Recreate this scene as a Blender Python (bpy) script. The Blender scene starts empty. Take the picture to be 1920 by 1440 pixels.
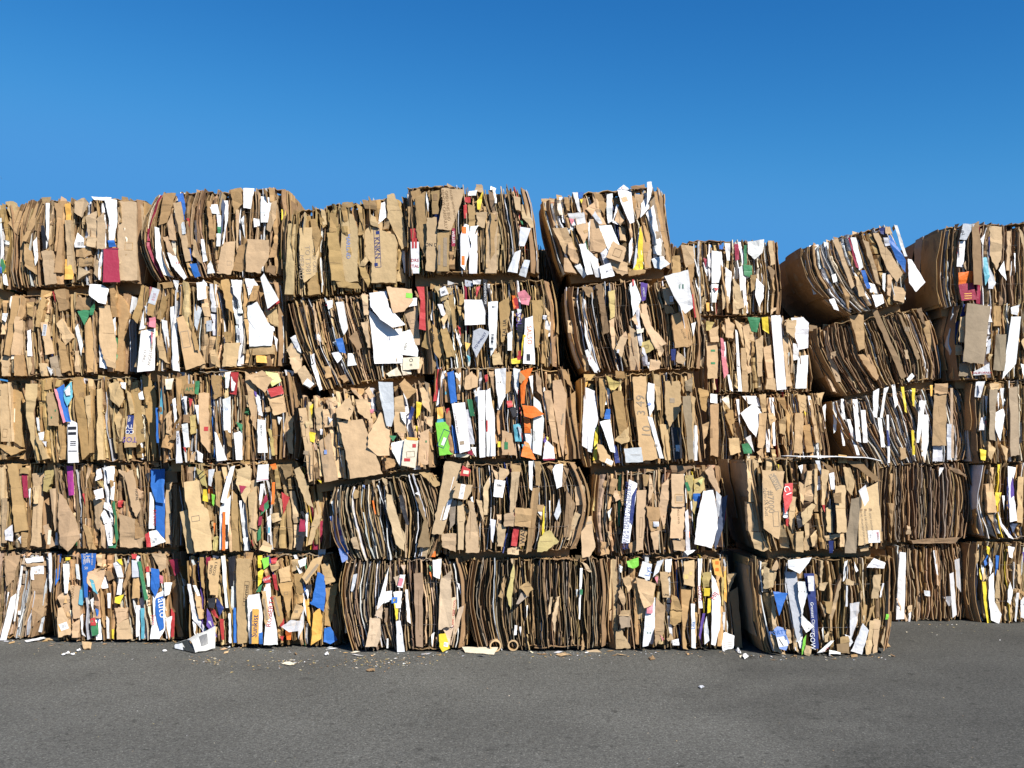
import bpy, math, random
from mathutils import Vector
from mathutils.geometry import tessellate_polygon

SC = bpy.context.scene
COL = SC.collection
R = math.radians

# ---------------------------------------------------------------- camera
F_PX = 1867.0                      # focal length in pixels of a 1920 wide picture
PITCH = R(4.53)
EYE = 1.6
cam_d = bpy.data.cameras.new('camera')
cam_d.sensor_width = 36.0
cam_d.lens = 36.0 * F_PX / 1920.0
cam_d.clip_end = 3000
cam = bpy.data.objects.new('camera', cam_d)
cam.location = (0, 0, EYE)
cam.rotation_euler = (R(90) + PITCH, 0, 0)
COL.objects.link(cam)
SC.camera = cam

# ---------------------------------------------------------------- light
SUN_EL, SUN_AZ = R(39), R(38)      # height, and how far to the right of straight behind the camera
sun_dir = Vector((math.cos(SUN_EL) * math.sin(SUN_AZ), -math.cos(SUN_EL) * math.cos(SUN_AZ), math.sin(SUN_EL)))
sd = bpy.data.lights.new('sun', 'SUN')
sd.energy = 5.0
sd.angle = R(0.5)
sd.color = (1.0, 0.945, 0.86)
so = bpy.data.objects.new('sun', sd)
so.rotation_euler = sun_dir.to_track_quat('Z', 'Y').to_euler()
so.location = (6, -6, 12)
COL.objects.link(so)

world = bpy.data.worlds.new('World')
SC.world = world
world.use_nodes = True
nt = world.node_tree
nt.nodes.clear()
sky = nt.nodes.new('ShaderNodeTexSky')
sky.sky_type = 'NISHITA'
sky.sun_disc = False
sky.sun_elevation = SUN_EL
sky.sun_rotation = math.atan2(sun_dir.x, sun_dir.y)
sky.air_density = 1.0
sky.dust_density = 0.15
sky.ozone_density = 3.5
bg = nt.nodes.new('ShaderNodeBackground')
bg.inputs['Strength'].default_value = 0.0755
wo = nt.nodes.new('ShaderNodeOutputWorld')
# the deep clear blue of the day: each channel of the sky through its own curve
spl = nt.nodes.new('ShaderNodeSeparateColor'); cmb = nt.nodes.new('ShaderNodeCombineColor')
nt.links.new(sky.outputs[0], spl.inputs[0])
for i_, (gain, power) in enumerate(((5.7, 2.4), (1.89, 1.5), (1.2, 1.05))):
    pw = nt.nodes.new('ShaderNodeMath'); pw.operation = 'POWER'; pw.inputs[1].default_value = power
    ml = nt.nodes.new('ShaderNodeMath'); ml.operation = 'MULTIPLY'; ml.inputs[1].default_value = gain * 0.075 ** (power - 1)
    mn = nt.nodes.new('ShaderNodeMath'); mn.operation = 'SMOOTH_MIN'
    mn.inputs[1].default_value = (.62, 2.55, 5.8)[i_]; mn.inputs[2].default_value = (.25, .8, 1.5)[i_]
    nt.links.new(spl.outputs[i_], pw.inputs[0]); nt.links.new(pw.outputs[0], ml.inputs[0])
    nt.links.new(ml.outputs[0], mn.inputs[0]); nt.links.new(mn.outputs[0], cmb.inputs[i_])
nt.links.new(cmb.outputs[0], bg.inputs['Color'])
nt.links.new(bg.outputs[0], wo.inputs['Surface'])

SC.cycles.diffuse_bounces = 3
SC.cycles.max_bounces = 6
SC.view_settings.view_transform = 'Standard'
SC.view_settings.look = 'None'
SC.view_settings.gamma = 1.0
SC.view_settings.exposure = 0.74
SC.view_settings.use_curve_mapping = False

# ---------------------------------------------------------------- where a point of the photograph stands
def at(u, v, D):
    a = (u - 960.0) / F_PX
    b = -(v - 720.0) / F_PX
    t = D / (math.cos(PITCH) - b * math.sin(PITCH))
    return Vector((t * a, D, EYE + t * (math.sin(PITCH) + b * math.cos(PITCH))))

def ground_at(u, v):
    a = (u - 960.0) / F_PX
    b = -(v - 720.0) / F_PX
    t = -EYE / (math.sin(PITCH) + b * math.cos(PITCH))
    return Vector((t * a, t * (math.cos(PITCH) - b * math.sin(PITCH)), 0.0))

# ---------------------------------------------------------------- materials
def new_mat(name):
    m = bpy.data.materials.new(name)
    m.use_nodes = True
    n = m.node_tree
    return m, n, n.nodes['Principled BSDF'], n.links

def paper_mat(name, rough, spec, lo, hi, bump):
    m, n, p, L = new_mat(name)
    at_ = n.nodes.new('ShaderNodeAttribute'); at_.attribute_name = 'Col'
    tc = n.nodes.new('ShaderNodeTexCoord')
    no = n.nodes.new('ShaderNodeTexNoise'); no.inputs['Scale'].default_value = 7.0
    no.inputs['Detail'].default_value = 6.0; no.inputs['Roughness'].default_value = 0.65
    L.new(tc.outputs['Object'], no.inputs['Vector'])
    mr = n.nodes.new('ShaderNodeMapRange')
    mr.inputs['From Min'].default_value = 0.3; mr.inputs['From Max'].default_value = 0.7
    mr.inputs['To Min'].default_value = lo; mr.inputs['To Max'].default_value = hi
    L.new(no.outputs['Fac'], mr.inputs['Value'])
    mx = n.nodes.new('ShaderNodeMix'); mx.data_type = 'RGBA'; mx.blend_type = 'MULTIPLY'
    mx.inputs['Factor'].default_value = 1.0
    L.new(at_.outputs['Color'], mx.inputs[6]); L.new(mr.outputs['Result'], mx.inputs[7])
    L.new(mx.outputs[2], p.inputs['Base Color'])
    n2 = n.nodes.new('ShaderNodeTexNoise'); n2.inputs['Scale'].default_value = 22.0
    n2.inputs['Detail'].default_value = 5.0
    L.new(tc.outputs['Object'], n2.inputs['Vector'])
    bp = n.nodes.new('ShaderNodeBump'); bp.inputs['Strength'].default_value = bump
    bp.inputs['Distance'].default_value = 0.02
    L.new(n2.outputs['Fac'], bp.inputs['Height']); L.new(bp.outputs[0], p.inputs['Normal'])
    p.inputs['Roughness'].default_value = rough
    p.inputs['Specular IOR Level'].default_value = spec
    return m

M_KRAFT = paper_mat('kraft_cardboard', 0.85, 0.15, 0.82, 1.10, 0.25)
M_PAPER = paper_mat('printed_paper', 0.5, 0.3, 0.93, 1.03, 0.3)

m, n, p, L = new_mat('plastic_film')
p.inputs['Base Color'].default_value = (0.8, 0.8, 0.82, 1)
p.inputs['Roughness'].default_value = 0.18
p.inputs['Alpha'].default_value = 0.42
M_FILM = m
m, n, p, L = new_mat('baling_wire')
p.inputs['Base Color'].default_value = (0.22, 0.2, 0.18, 1)
p.inputs['Metallic'].default_value = 0.8
p.inputs['Roughness'].default_value = 0.5
M_WIRE = m
MATS = [M_KRAFT, M_PAPER, M_FILM, M_WIRE]

PAL = {
 'L': (0.505, 0.350, 0.192), 'K': (0.395, 0.250, 0.112), 'D': (0.250, 0.160, 0.082), 'E': (0.285, 0.220, 0.150),
 'T': (0.480, 0.370, 0.140), 'W': (0.720, 0.720, 0.715), 'G': (0.500, 0.515, 0.545), 'C': (0.680, 0.600, 0.450),
 'R': (0.430, 0.045, 0.045), 'M': (0.260, 0.022, 0.050), 'B': (0.026, 0.120, 0.400), 'N': (0.022, 0.035, 0.140),
 'Y': (0.680, 0.520, 0.045), 'O': (0.720, 0.160, 0.025), 'o': (0.720, 0.390, 0.090), 'g': (0.045, 0.190, 0.085),
 'l': (0.190, 0.520, 0.060), 'P': (0.330, 0.040, 0.220), 'V': (0.110, 0.065, 0.270), 'c': (0.100, 0.330, 0.420),
 'k': (0.022, 0.022, 0.026), 'p': (0.600, 0.200, 0.240), 'S': (0.075, 0.095, 0.150), 'H': (0.190, 0.270, 0.520),
 'F': (0.8, 0.8, 0.82), 'y': (0.620, 0.640, 0.260)}
NAMES = {
 'L': ('cardboard_flap', None), 'K': ('cardboard_flap', None), 'D': ('cardboard_flap', 'dark brown cardboard flap'),
 'E': ('cardboard_flap', 'grey brown cardboard flap'), 'T': ('cardboard_flap', 'olive tan cardboard flap'),
 'W': ('white_sheet', 'white paperboard sheet'), 'G': ('white_sheet', 'pale grey paperboard sheet'),
 'C': ('printed_carton', 'cream printed carton'), 'R': ('printed_carton', 'red printed carton'),
 'M': ('printed_carton', 'maroon printed carton'), 'B': ('printed_carton', 'bright blue printed carton'),
 'N': ('printed_carton', 'navy blue printed carton'), 'Y': ('printed_carton', 'yellow printed carton'),
 'O': ('printed_carton', 'orange printed carton'), 'o': ('printed_carton', 'light orange carton'),
 'g': ('printed_carton', 'dark green printed carton'), 'l': ('printed_carton', 'lime green printed carton'),
 'P': ('printed_carton', 'magenta printed carton'), 'V': ('printed_carton', 'purple printed carton'),
 'c': ('printed_carton', 'teal blue printed carton'), 'k': ('printed_carton', 'black printed carton or painted dark hollow'),  # black also paints the shade in a deep hollow beside the protruding grey strip
 'p': ('printed_carton', 'pink printed carton'), 'S': ('printed_carton', 'slate blue carton'),
 'H': ('printed_carton', 'lavender blue printed carton'), 'F': ('plastic_film', 'crumpled clear plastic film'),
 'y': ('printed_carton', 'pale yellow green paper')}

# ---------------------------------------------------------------- mesh builder
class MB:
    def __init__(s):
        s.v = []; s.f = []; s.c = []; s.m = []
    def face(s, idx, col, mat=0):
        s.f.append(idx); s.c.append(col); s.m.append(mat)
    def add(s, pts):
        b = len(s.v); s.v.extend(pts); return b
    def build(s, name, parent=None, org=Vector((0, 0, 0))):
        me = bpy.data.meshes.new(name)
        me.from_pydata([tuple(Vector(q) - org) for q in s.v], [], s.f)
        ca = me.color_attributes.new('Col', 'FLOAT_COLOR', 'CORNER')
        data = []
        for c, f in zip(s.c, s.f):
            for _ in f:
                data.extend((c[0], c[1], c[2], 1.0))
        ca.data.foreach_set('color', data)
        used = sorted(set(s.m))
        for k in used: me.materials.append(MATS[k])
        me.polygons.foreach_set('material_index', [used.index(k) for k in s.m])
        me.update()
        o = bpy.data.objects.new(name, me)
        COL.objects.link(o)
        if parent is not None: o.parent = parent
        return o

def vary(c, rnd, k=0.12, hue=0.03, tone=(1, 1, 1)):
    c = tuple(a * b for a, b in zip(c, tone))
    f = 1 + rnd.uniform(-k, k)
    return tuple(max(0.0, x * f * (1 + rnd.uniform(-hue, hue))) for x in c)

def tag(o, label=None, cat=None, group=None, kind=None):
    if label: o['label'] = label
    if cat: o['category'] = cat
    if group: o['group'] = group
    if kind: o['kind'] = kind
    return o

# crops of the photograph the outlines below were measured in: origin and pixels per unit
CROPS = {'A': (0, 330, .26388), 'B': (460, 330, .26388), 'C': (920, 330, .26388), 'D': (1360, 390, .29167),
         'E': (0, 680, .26388), 'F': (460, 680, .26388), 'G': (920, 680, .26388), 'H': (1360, 690, .29167),
         'I': (0, 1000, .25), 'J': (460, 1000, .25), 'K': (920, 1000, .25), 'L': (1360, 1000, .29167),
         'Z': (940, 340, .208333)}

# ---------------------------------------------------------------- text outlines
_txt_cache = {}
def text_mesh(s):
    if s in _txt_cache: return _txt_cache[s]
    cu = bpy.data.curves.new('print', 'FONT'); cu.body = s; cu.align_x = 'CENTER'; cu.align_y = 'CENTER'
    cu.size = 1.4; cu.resolution_u = 2; cu.offset = 0.0
    o = bpy.data.objects.new('print', cu); COL.objects.link(o)
    dg = bpy.context.evaluated_depsgraph_get(); dg.update()
    me = bpy.data.meshes.new_from_object(o.evaluated_get(dg))
    vs = [(q.co.x, q.co.y) for q in me.vertices]; fs = [tuple(f.vertices) for f in me.polygons]
    bpy.data.objects.remove(o); bpy.data.meshes.remove(me); bpy.data.curves.remove(cu)
    _txt_cache[s] = (vs, fs)
    return vs, fs

# ---------------------------------------------------------------- a bale
class Bale:
    """quad: TL TR BR BL in photograph pixels, on the upright plane Y = D"""
    def __init__(s, key, quad, base_v, bow, style, label, group, depth=1.4, D=None):
        s.key = key
        s.D = D if D else ground_at(960, base_v).y
        s.rnd = random.Random('bale' + key)
        s.q = [at(u, v, s.D) for u, v in quad]
        s.quadpx = quad
        s.bow = bow                    # metres: left, right
        s.style = style
        s.depth = depth
        s.ph = s.rnd.uniform(0, 6.28); s.ph2 = s.rnd.uniform(0, 6.28)
        c = (s.q[2] + s.q[3]) / 2
        e_ = style.get('edge', .45) > .65
        tf = s.rnd.uniform(.86, 1.05)
        s.tone = (tf * s.rnd.uniform(.96, 1.03), tf * s.rnd.uniform(.98, 1.02) * (1.03 if e_ else 1), tf * s.rnd.uniform(.92, 1.12) * (1.2 if e_ else 1))
        s.org = Vector((c.x, s.D, min(s.q[2].z, s.q[3].z)))
        e = bpy.data.objects.new('cardboard_bale', None)
        e.location = s.org; e.empty_display_size = 0.3
        COL.objects.link(e)
        tag(e, label, 'bale', group)
        s.e = e
        s.w = ((s.q[1] - s.q[0]).length + (s.q[2] - s.q[3]).length) / 2
        s.h = ((s.q[0] - s.q[3]).length + (s.q[1] - s.q[2]).length) / 2
    def X(s, t, v):
        TL, TR, BR, BL = s.q
        top = TL.lerp(TR, t); bot = BL.lerp(BR, t)
        p = bot.lerp(top, v)
        b = (-s.bow[0] * (1 - t) ** 1.3 + s.bow[1] * max(t, 0) ** 1.3 if 0 <= t <= 1 else (-s.bow[0] if t < 0 else s.bow[1])) * max(0, 4 * v * (1 - v))
        w = s.style.get('wig', 0.008) * math.sin(v * 7 + s.ph + t * 9) * min(1, max(0, 4 * v * (1 - v)) + .3)
        return p.x + b + w, p.z
    def rec(s, t):
        t = min(1, max(0, t))
        return 0.09 * abs(2 * t - 1) ** 7 + 0.014 * math.sin(t * 11 + s.ph2)
    def t_of(s, x, z):
        TL, TR, BR, BL = s.q
        l = (TL + BL) / 2; r = (TR + BR) / 2
        return (x - l.x) / max(.01, r.x - l.x)
    def part(s, mb, name, label=None, kind=None):
        if not mb.f: return None
        o = mb.build(name, s.e, s.org)
        return tag(o, label, None, None, kind)

    def column(s, mb, t, w, v0, v1, y0, dep, col, n=6, yaw=0.0, jit=0.006, shift=0.0, mat=0, lean=0.0, ridge=0.0):
        rnd = s.rnd
        rows = []
        ba = rnd.uniform(-.009, .009); bb = rnd.uniform(3, 13); bc = rnd.uniform(0, 6)
        taper = rnd.uniform(-.3, .3); yl = rnd.uniform(-.03, .03)
        for k in range(n + 1):
            u = k / n
            if 0 < k < n: u += rnd.uniform(-.3, .3) / n
            v = v0 + (v1 - v0) * u
            x, z = s.X(t, v)
            x += shift + rnd.uniform(-1, 1) * jit * .6 + lean * (v - (v0 + v1) / 2) + ba * math.sin(bb * v + bc)
            y = s.D + s.rec(t) + y0 + rnd.uniform(-1, 1) * jit * 1.7 + yl * (u - .5)
            hw = w / 2 * rnd.uniform(.85, 1.06) * (1 + taper * (u - .5))
            pts = [(x - hw * .9, y + dep, z), (x - hw, y - yaw * hw, z + rnd.uniform(-.003, .003)), (x + hw, y + yaw * hw, z + rnd.uniform(-.003, .003)), (x + hw * .9, y + dep, z)]
            if ridge:
                pts.insert(2, (x + hw * rnd.uniform(-.3, .3), y - ridge * rnd.uniform(.3, 1), z + rnd.uniform(-.004, .004)))
            rows.append(mb.add(pts))
        m = 5 if ridge else 4
        for a, b in zip(rows, rows[1:]):
            for j in range(m - 1):
                mb.face((a + j, a + j + 1, b + j + 1, b + j), col, mat)
        mb.face(tuple(rows[-1] + j for j in range(m)), col, mat)
        mb.face(tuple(rows[0] + m - 1 - j for j in range(m)), col, mat)

    def pickcol(s):
        st = s.style; r = s.rnd.random()
        if r < st.get('white', .1):
            return vary(PAL[s.rnd.choice('WWWGGC')], s.rnd, .14), 1
        if r < st.get('white', .1) + .45 * st.get('tint', .03):
            return vary(PAL[s.rnd.choice(st.get('tints', 'RBYgMNo'))], s.rnd, .3), 1
        return vary(PAL[s.rnd.choice(st.get('krafts', 'LLKKKD'))], s.rnd, .24, .05, s.tone), 0

    def body(s):
        rnd = s.rnd; st = s.style
        edge = st.get('edge', .45)
        lay = MB()
        # inner mass
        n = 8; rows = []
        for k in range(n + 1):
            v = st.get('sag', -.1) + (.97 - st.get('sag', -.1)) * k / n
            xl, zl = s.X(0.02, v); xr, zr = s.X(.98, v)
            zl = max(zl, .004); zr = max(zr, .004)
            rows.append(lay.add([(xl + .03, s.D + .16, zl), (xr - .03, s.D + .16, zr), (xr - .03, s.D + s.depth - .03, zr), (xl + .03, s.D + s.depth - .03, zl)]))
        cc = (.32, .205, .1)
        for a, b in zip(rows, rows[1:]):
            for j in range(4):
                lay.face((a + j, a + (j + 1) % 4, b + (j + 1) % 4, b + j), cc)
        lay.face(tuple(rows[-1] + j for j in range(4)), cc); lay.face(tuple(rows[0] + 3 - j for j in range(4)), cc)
        # layers, left to right
        x = 0.0; W = s.w; folds = 0
        while x < W - .008:
            if rnd.random() < edge:
                for _ in range(rnd.randint(2, 6)):
                    if x > W - .008: break
                    th = rnd.uniform(.005, .0085); t = (x + th / 2) / W
                    col, mat = s.pickcol()
                    f_ = rnd.uniform(.66, 1.0); col = tuple(c * f_ for c in col)
                    y0 = rnd.uniform(-.012, .045) if rnd.random() < .78 else rnd.uniform(.04, .08)
                    cuts = [rnd.uniform(-.01, .05), rnd.uniform(.93, 1.03)]
                    if rnd.random() < .45: cuts.insert(1, rnd.uniform(.3, .7))
                    if rnd.random() < .15: cuts.insert(1, cuts[0] + rnd.uniform(.1, .2))
                    for a, b in zip(cuts, cuts[1:]):
                        s.column(lay, t, th, a, b - .008, y0 + rnd.uniform(-.012, .02), .14, col, n=max(4, int(11 * (b - a)) + 1), jit=.007,
                                 shift=rnd.uniform(-.003, .003), mat=mat, lean=rnd.gauss(0, .014))
                    x += th + rnd.choice((.001, .002, .003, .005, .009))
            else:
                w = min(rnd.choice((.012, .016, .02, .026, .034, .044, .056)) * rnd.uniform(.8, 1.2) * st.get('fw', 1), W - x)
                t = (x + w / 2) / W
                fm = MB()
                k = rnd.choice((1, 2, 2, 3, 3, 4))
                cuts = [rnd.uniform(0, .06)] + sorted(rnd.uniform(.2, .8) for _ in range(k - 1)) + [rnd.uniform(.93, 1.02)]
                col, mat = s.pickcol()
                yb = rnd.uniform(-.012, .03) if rnd.random() < .8 else rnd.uniform(.03, .06)
                for a, b in zip(cuts, cuts[1:]):
                    if b - a < .06: continue
                    if rnd.random() < .5: col, mat = s.pickcol()
                    ww = w * rnd.uniform(.75, 1.1)
                    yaw = rnd.choice((-1, 1)) * rnd.uniform(.1, .85)
                    s.column(fm, t, ww, a + rnd.uniform(0, .01), b - rnd.uniform(.0, .015), yb + rnd.uniform(-.012, .016), .1,
                             vary(col, rnd, .07), n=max(3, int(12 * (b - a)) + 2), yaw=yaw, jit=.008,
                             shift=rnd.uniform(-.3, .3) * (w - ww), mat=mat, lean=rnd.gauss(0, .045), ridge=rnd.choice((0, .005, .01, .016)) if ww > .02 else 0)
                s.part(fm, 'folded_carton')
                folds += 1
                x += w + rnd.choice((.001, .003, .006))
                for _ in range(rnd.choice((0, 1, 2, 3))):
                    if x > W - .008: break
                    col, mat = s.pickcol()
                    if mat and rnd.random() < .6: col, mat = vary(PAL['K'], rnd, .2), 0
                    f_ = rnd.uniform(.6, 1.0); col = tuple(c * f_ for c in col)
                    th = rnd.uniform(.0045, .008); a_ = rnd.uniform(0, .4) if rnd.random() < .4 else 0; b_ = rnd.uniform(.6, 1) if rnd.random() < .4 else 1.0
                    s.column(lay, x / W, th, a_, b_ + rnd.uniform(-.03, .03), rnd.uniform(-.016, .03), .12, col, n=8, jit=.007, lean=rnd.gauss(0, .02), mat=mat)
                    x += th + rnd.choice((.001, .002, .005))
        # crushed ends along the bottom and the top
        for zz, k in ((0, 3), (1, 4)):
            for i in range(k):
                t0 = rnd.uniform(-.02, .8); t1 = min(1.03, t0 + rnd.uniform(.12, .4))
                yy = rnd.uniform(.0, .07); m_ = 9; base = []
                dz = rnd.uniform(0, .025) if zz == 0 else -rnd.uniform(-.005, .02)
                col = vary(PAL[rnd.choice('KDDDE')], rnd, .15)
                for j in range(m_ + 1):
                    t = t0 + (t1 - t0) * j / m_
                    X_, Z_ = s.X(t, zz)
                    z = Z_ + dz + rnd.uniform(-.013, .013)
                    y = s.D + s.rec(t) + yy + rnd.uniform(-.014, .014)
                    base.append(lay.add([(X_, y, z), (X_, y + rnd.uniform(.1, .2), z + rnd.uniform(-.01, .012)), (X_, y, z + .006)]))
                for a, b in zip(base, base[1:]):
                    lay.face((a, b, b + 2, a + 2), col); lay.face((a + 2, b + 2, b + 1, a + 1), col); lay.face((a, a + 1, b + 1, b), col)
        # torn bits standing up from the rim
        for i in range(st.get('rim', 7)):
            t = rnd.random(); X_, Z_ = s.X(t, 1.0)
            w = rnd.uniform(.02, .09); h = rnd.uniform(.01, .045)
            y = s.D + s.rec(t) + rnd.uniform(-.01, .3)
            a = lay.add([(X_ - w / 2, y, Z_ - .03), (X_ + w / 2, y + rnd.uniform(-.03, .03), Z_ - .03), (X_ + w / 2 + rnd.uniform(-.02, .02), y + rnd.uniform(-.03, .05), Z_ + h * rnd.random()),
                         (X_ - w / 2 + rnd.uniform(-.02, .02), y + rnd.uniform(-.03, .05), Z_ + h)])
            col, mat = s.pickcol()
            lay.face((a, a + 1, a + 2, a + 3), col, mat)
        o = s.part(lay, 'compressed_layers'); tag(o, kind='stuff')
        # side sheets
        for sd_ in (0, 1):
            mb = MB(); grid = []; nd = 9; nv = 8
            col = vary((.27, .17, .09), rnd, .12)  # kraft darkened so the colour carries the shade of the flank
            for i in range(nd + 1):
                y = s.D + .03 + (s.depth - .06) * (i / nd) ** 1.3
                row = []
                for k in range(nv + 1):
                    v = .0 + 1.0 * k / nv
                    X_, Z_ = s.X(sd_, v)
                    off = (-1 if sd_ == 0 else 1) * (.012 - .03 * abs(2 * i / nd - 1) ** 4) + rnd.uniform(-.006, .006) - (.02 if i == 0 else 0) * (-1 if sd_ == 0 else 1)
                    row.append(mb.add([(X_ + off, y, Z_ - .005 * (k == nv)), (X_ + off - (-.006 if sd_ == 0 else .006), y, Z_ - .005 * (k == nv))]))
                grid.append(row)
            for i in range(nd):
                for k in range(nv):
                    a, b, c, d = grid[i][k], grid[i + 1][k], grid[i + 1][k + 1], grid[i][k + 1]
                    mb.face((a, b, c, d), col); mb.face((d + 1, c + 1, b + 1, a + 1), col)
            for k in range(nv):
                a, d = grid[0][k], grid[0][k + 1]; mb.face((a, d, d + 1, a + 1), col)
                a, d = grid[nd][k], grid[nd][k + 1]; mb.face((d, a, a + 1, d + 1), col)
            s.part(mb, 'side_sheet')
        # overlapping cards on the flanks
        for sd_ in (0, 1):
            sg = -1 if sd_ == 0 else 1
            for q_ in range(st.get('cards', 6)):
                mb = MB(); nd = 5; nv = 5; grid = []
                y0 = rnd.choice((.0, .02, .05, .1, .3, .55)) + rnd.uniform(0, .08); y1 = min(s.depth - .1, y0 + rnd.uniform(.12, .6))
                va = rnd.uniform(.0, .55); vb = min(1, va + rnd.uniform(.3, 1))
                if rnd.random() < .4: va, vb = rnd.uniform(0, .04), rnd.uniform(.94, 1)
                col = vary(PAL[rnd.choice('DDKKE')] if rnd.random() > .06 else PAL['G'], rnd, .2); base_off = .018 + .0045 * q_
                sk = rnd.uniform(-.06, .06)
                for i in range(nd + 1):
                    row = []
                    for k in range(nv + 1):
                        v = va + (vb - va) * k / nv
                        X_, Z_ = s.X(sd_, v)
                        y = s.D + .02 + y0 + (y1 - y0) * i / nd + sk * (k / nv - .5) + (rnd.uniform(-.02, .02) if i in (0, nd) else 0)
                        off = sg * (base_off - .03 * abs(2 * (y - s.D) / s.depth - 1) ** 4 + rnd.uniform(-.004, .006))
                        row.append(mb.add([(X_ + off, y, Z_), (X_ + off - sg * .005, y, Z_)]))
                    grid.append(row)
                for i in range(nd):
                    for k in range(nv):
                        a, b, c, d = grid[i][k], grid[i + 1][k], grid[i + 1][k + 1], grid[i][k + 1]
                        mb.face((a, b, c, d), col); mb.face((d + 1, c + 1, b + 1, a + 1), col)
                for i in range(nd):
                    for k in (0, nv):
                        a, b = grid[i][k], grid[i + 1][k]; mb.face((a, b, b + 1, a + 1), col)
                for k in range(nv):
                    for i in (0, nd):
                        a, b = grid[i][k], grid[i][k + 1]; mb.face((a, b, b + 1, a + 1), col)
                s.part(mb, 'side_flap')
        # baling wires
        for zf in (() if edge > .9 else (.27, .73)):
            mb = MB(); r = .0013; prev = None; m_ = 14
            for j in range(m_ + 1):
                t = j / m_
                X_, Z_ = s.X(t, zf + rnd.uniform(-.004, .004))
                y = s.D + s.rec(t) - .004 + rnd.uniform(-.004, .004)
                if j in (0, m_): y += .05
                b = mb.add([(X_, y - r, Z_), (X_, y, Z_ - r), (X_, y + r, Z_), (X_, y, Z_ + r)])
                if prev is not None:
                    for q in range(4): mb.face((prev + q, b + q, b + (q + 1) % 4, prev + (q + 1) % 4), (.2, .2, .2), 3)
                prev = b
            s.part(mb, 'baling_wire')
        # loose random flaps
        for i in range((st.get('flaps', 7) + 1) // 2):
            t = rnd.uniform(.04, .96); v = rnd.uniform(.06, .94)
            X_, Z_ = s.X(t, v)
            w = rnd.uniform(.03, .09); h = rnd.uniform(.07, .2)
            a = rnd.gauss(0, .28)
            poly = []
            for dx, dz in ((-w, h), (w * rnd.uniform(.6, 1), h * rnd.uniform(.7, 1)), (w, -h * rnd.uniform(.6, 1)), (-w * rnd.uniform(.6, 1), -h)):
                dx *= .5; dz *= .5
                poly.append((X_ + dx * math.cos(a) - dz * math.sin(a), Z_ + dx * math.sin(a) + dz * math.cos(a)))
            zlo = min(s.q[2].z, s.q[3].z); zhi = max(s.q[0].z, s.q[1].z)
            poly = [(x_, min(zhi, max(zlo, z_))) for x_, z_ in poly]
            c = rnd.choice(st.get('krafts', 'LLKKKD')) if rnd.random() > st.get('white', .1) else 'W'
            s.piece(poly, c, rnd.uniform(.002, .011), [], True)

    def piece(s, poly, code, prot, marks, small=False):
        """poly in world x,z"""
        rnd = s.rnd
        if len(poly) < 3: return
        cx = sum(q[0] for q in poly) / len(poly); cz = sum(q[1] for q in poly) / len(poly)
        ext = max(max(q[0] for q in poly) - min(q[0] for q in poly), .02)
        exz = max(max(q[1] for q in poly) - min(q[1] for q in poly), .02)
        area2 = sum(poly[i][0] * poly[(i + 1) % len(poly)][1] - poly[(i + 1) % len(poly)][0] * poly[i][1] for i in range(len(poly)))
        if area2 < 0: poly = poly[::-1]
        t = s.t_of(cx, cz)
        yb = s.D + s.rec(t) - prot
        sa = rnd.uniform(-.2, .2); sb = rnd.uniform(-.12, .12)
        if prot > .04: sb += rnd.uniform(0, .12); sa += rnd.uniform(-.1, .1)
        lim = min(.02, prot * .6)
        sa = max(-lim / ext * 2, min(lim / ext * 2, sa)); sb = max(-lim / exz * 2, min(lim / exz * 2, sb))
        # creases
        crease = []
        if not marks:
            big = ext * exz > .008
            for _ in range(rnd.choice((3, 4, 5)) if big else rnd.choice((1, 2, 3))):
                ang = rnd.choice((0, 0, 1.57)) + rnd.gauss(0, .35)
                off = rnd.uniform(-.3, .3) * (exz if abs(math.cos(ang)) > .7 else ext)
                crease.append((math.sin(ang), math.cos(ang), off, rnd.uniform(-.2, .2)))
        def Y(x, z):
            y = yb + sa * (x - cx) + sb * (z - cz); q = 0
            for ax, az, off, k in crease:
                d = (x - cx) * ax + (z - cz) * az - off
                q += k * min(.05, abs(d))
            return y + .013 * math.tanh(q / .013)
        auto = []
        if not marks and not small and ext > .035 and exz > .05:
            vert = exz > ext
            if code in 'WGCHyp' and rnd.random() < .4:
                lc = rnd.choice('SEEHRg'); q0 = rnd.uniform(-.22, .22) * exz; hw_ = ext * rnd.uniform(.14, .24)
                for q_ in range(rnd.randint(2, 4)):
                    auto.append(('s', cx + (rnd.uniform(-.02, .02) + (.16 * ext - .011 * q_ if vert else 0)) - .1 * ext, cz + (q0 if vert else q0 * .4 - .011 * q_), .001, 0 if not vert else R(90) + rnd.gauss(0, .03), lc,
                                 '%.1fx%.1f' % (hw_ * 1000 * rnd.uniform(.6, 1), rnd.uniform(2.2, 4))))
            elif code in 'LKDET':
                r_ = rnd.random()
                if r_ < .22:
                    auto.append(('s', cx, cz + rnd.uniform(-.2, .2) * exz, .001, rnd.gauss(0, .06), 'D', '%.1fx2.2' % (ext * 560)))
                elif r_ < .34:
                    auto.append(('s', cx + rnd.uniform(-.1, .1) * ext, cz, .001, R(90) + rnd.gauss(0, .05), 'D', '%.1fx2.0' % (exz * 520)))
                elif r_ < .42:
                    auto.append((rnd.choice('fb'), cx + rnd.uniform(-.12, .12) * ext, cz + rnd.uniform(-.2, .2) * exz, .001, rnd.gauss(0, .1), rnd.choice('DEE'), '%.1fx%.1f' % (ext * 260, ext * rnd.uniform(160, 300))))
        marks = list(marks)
        # worn outline
        out = []
        rough = .0033 if code in 'LKDET' else .0014
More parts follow.
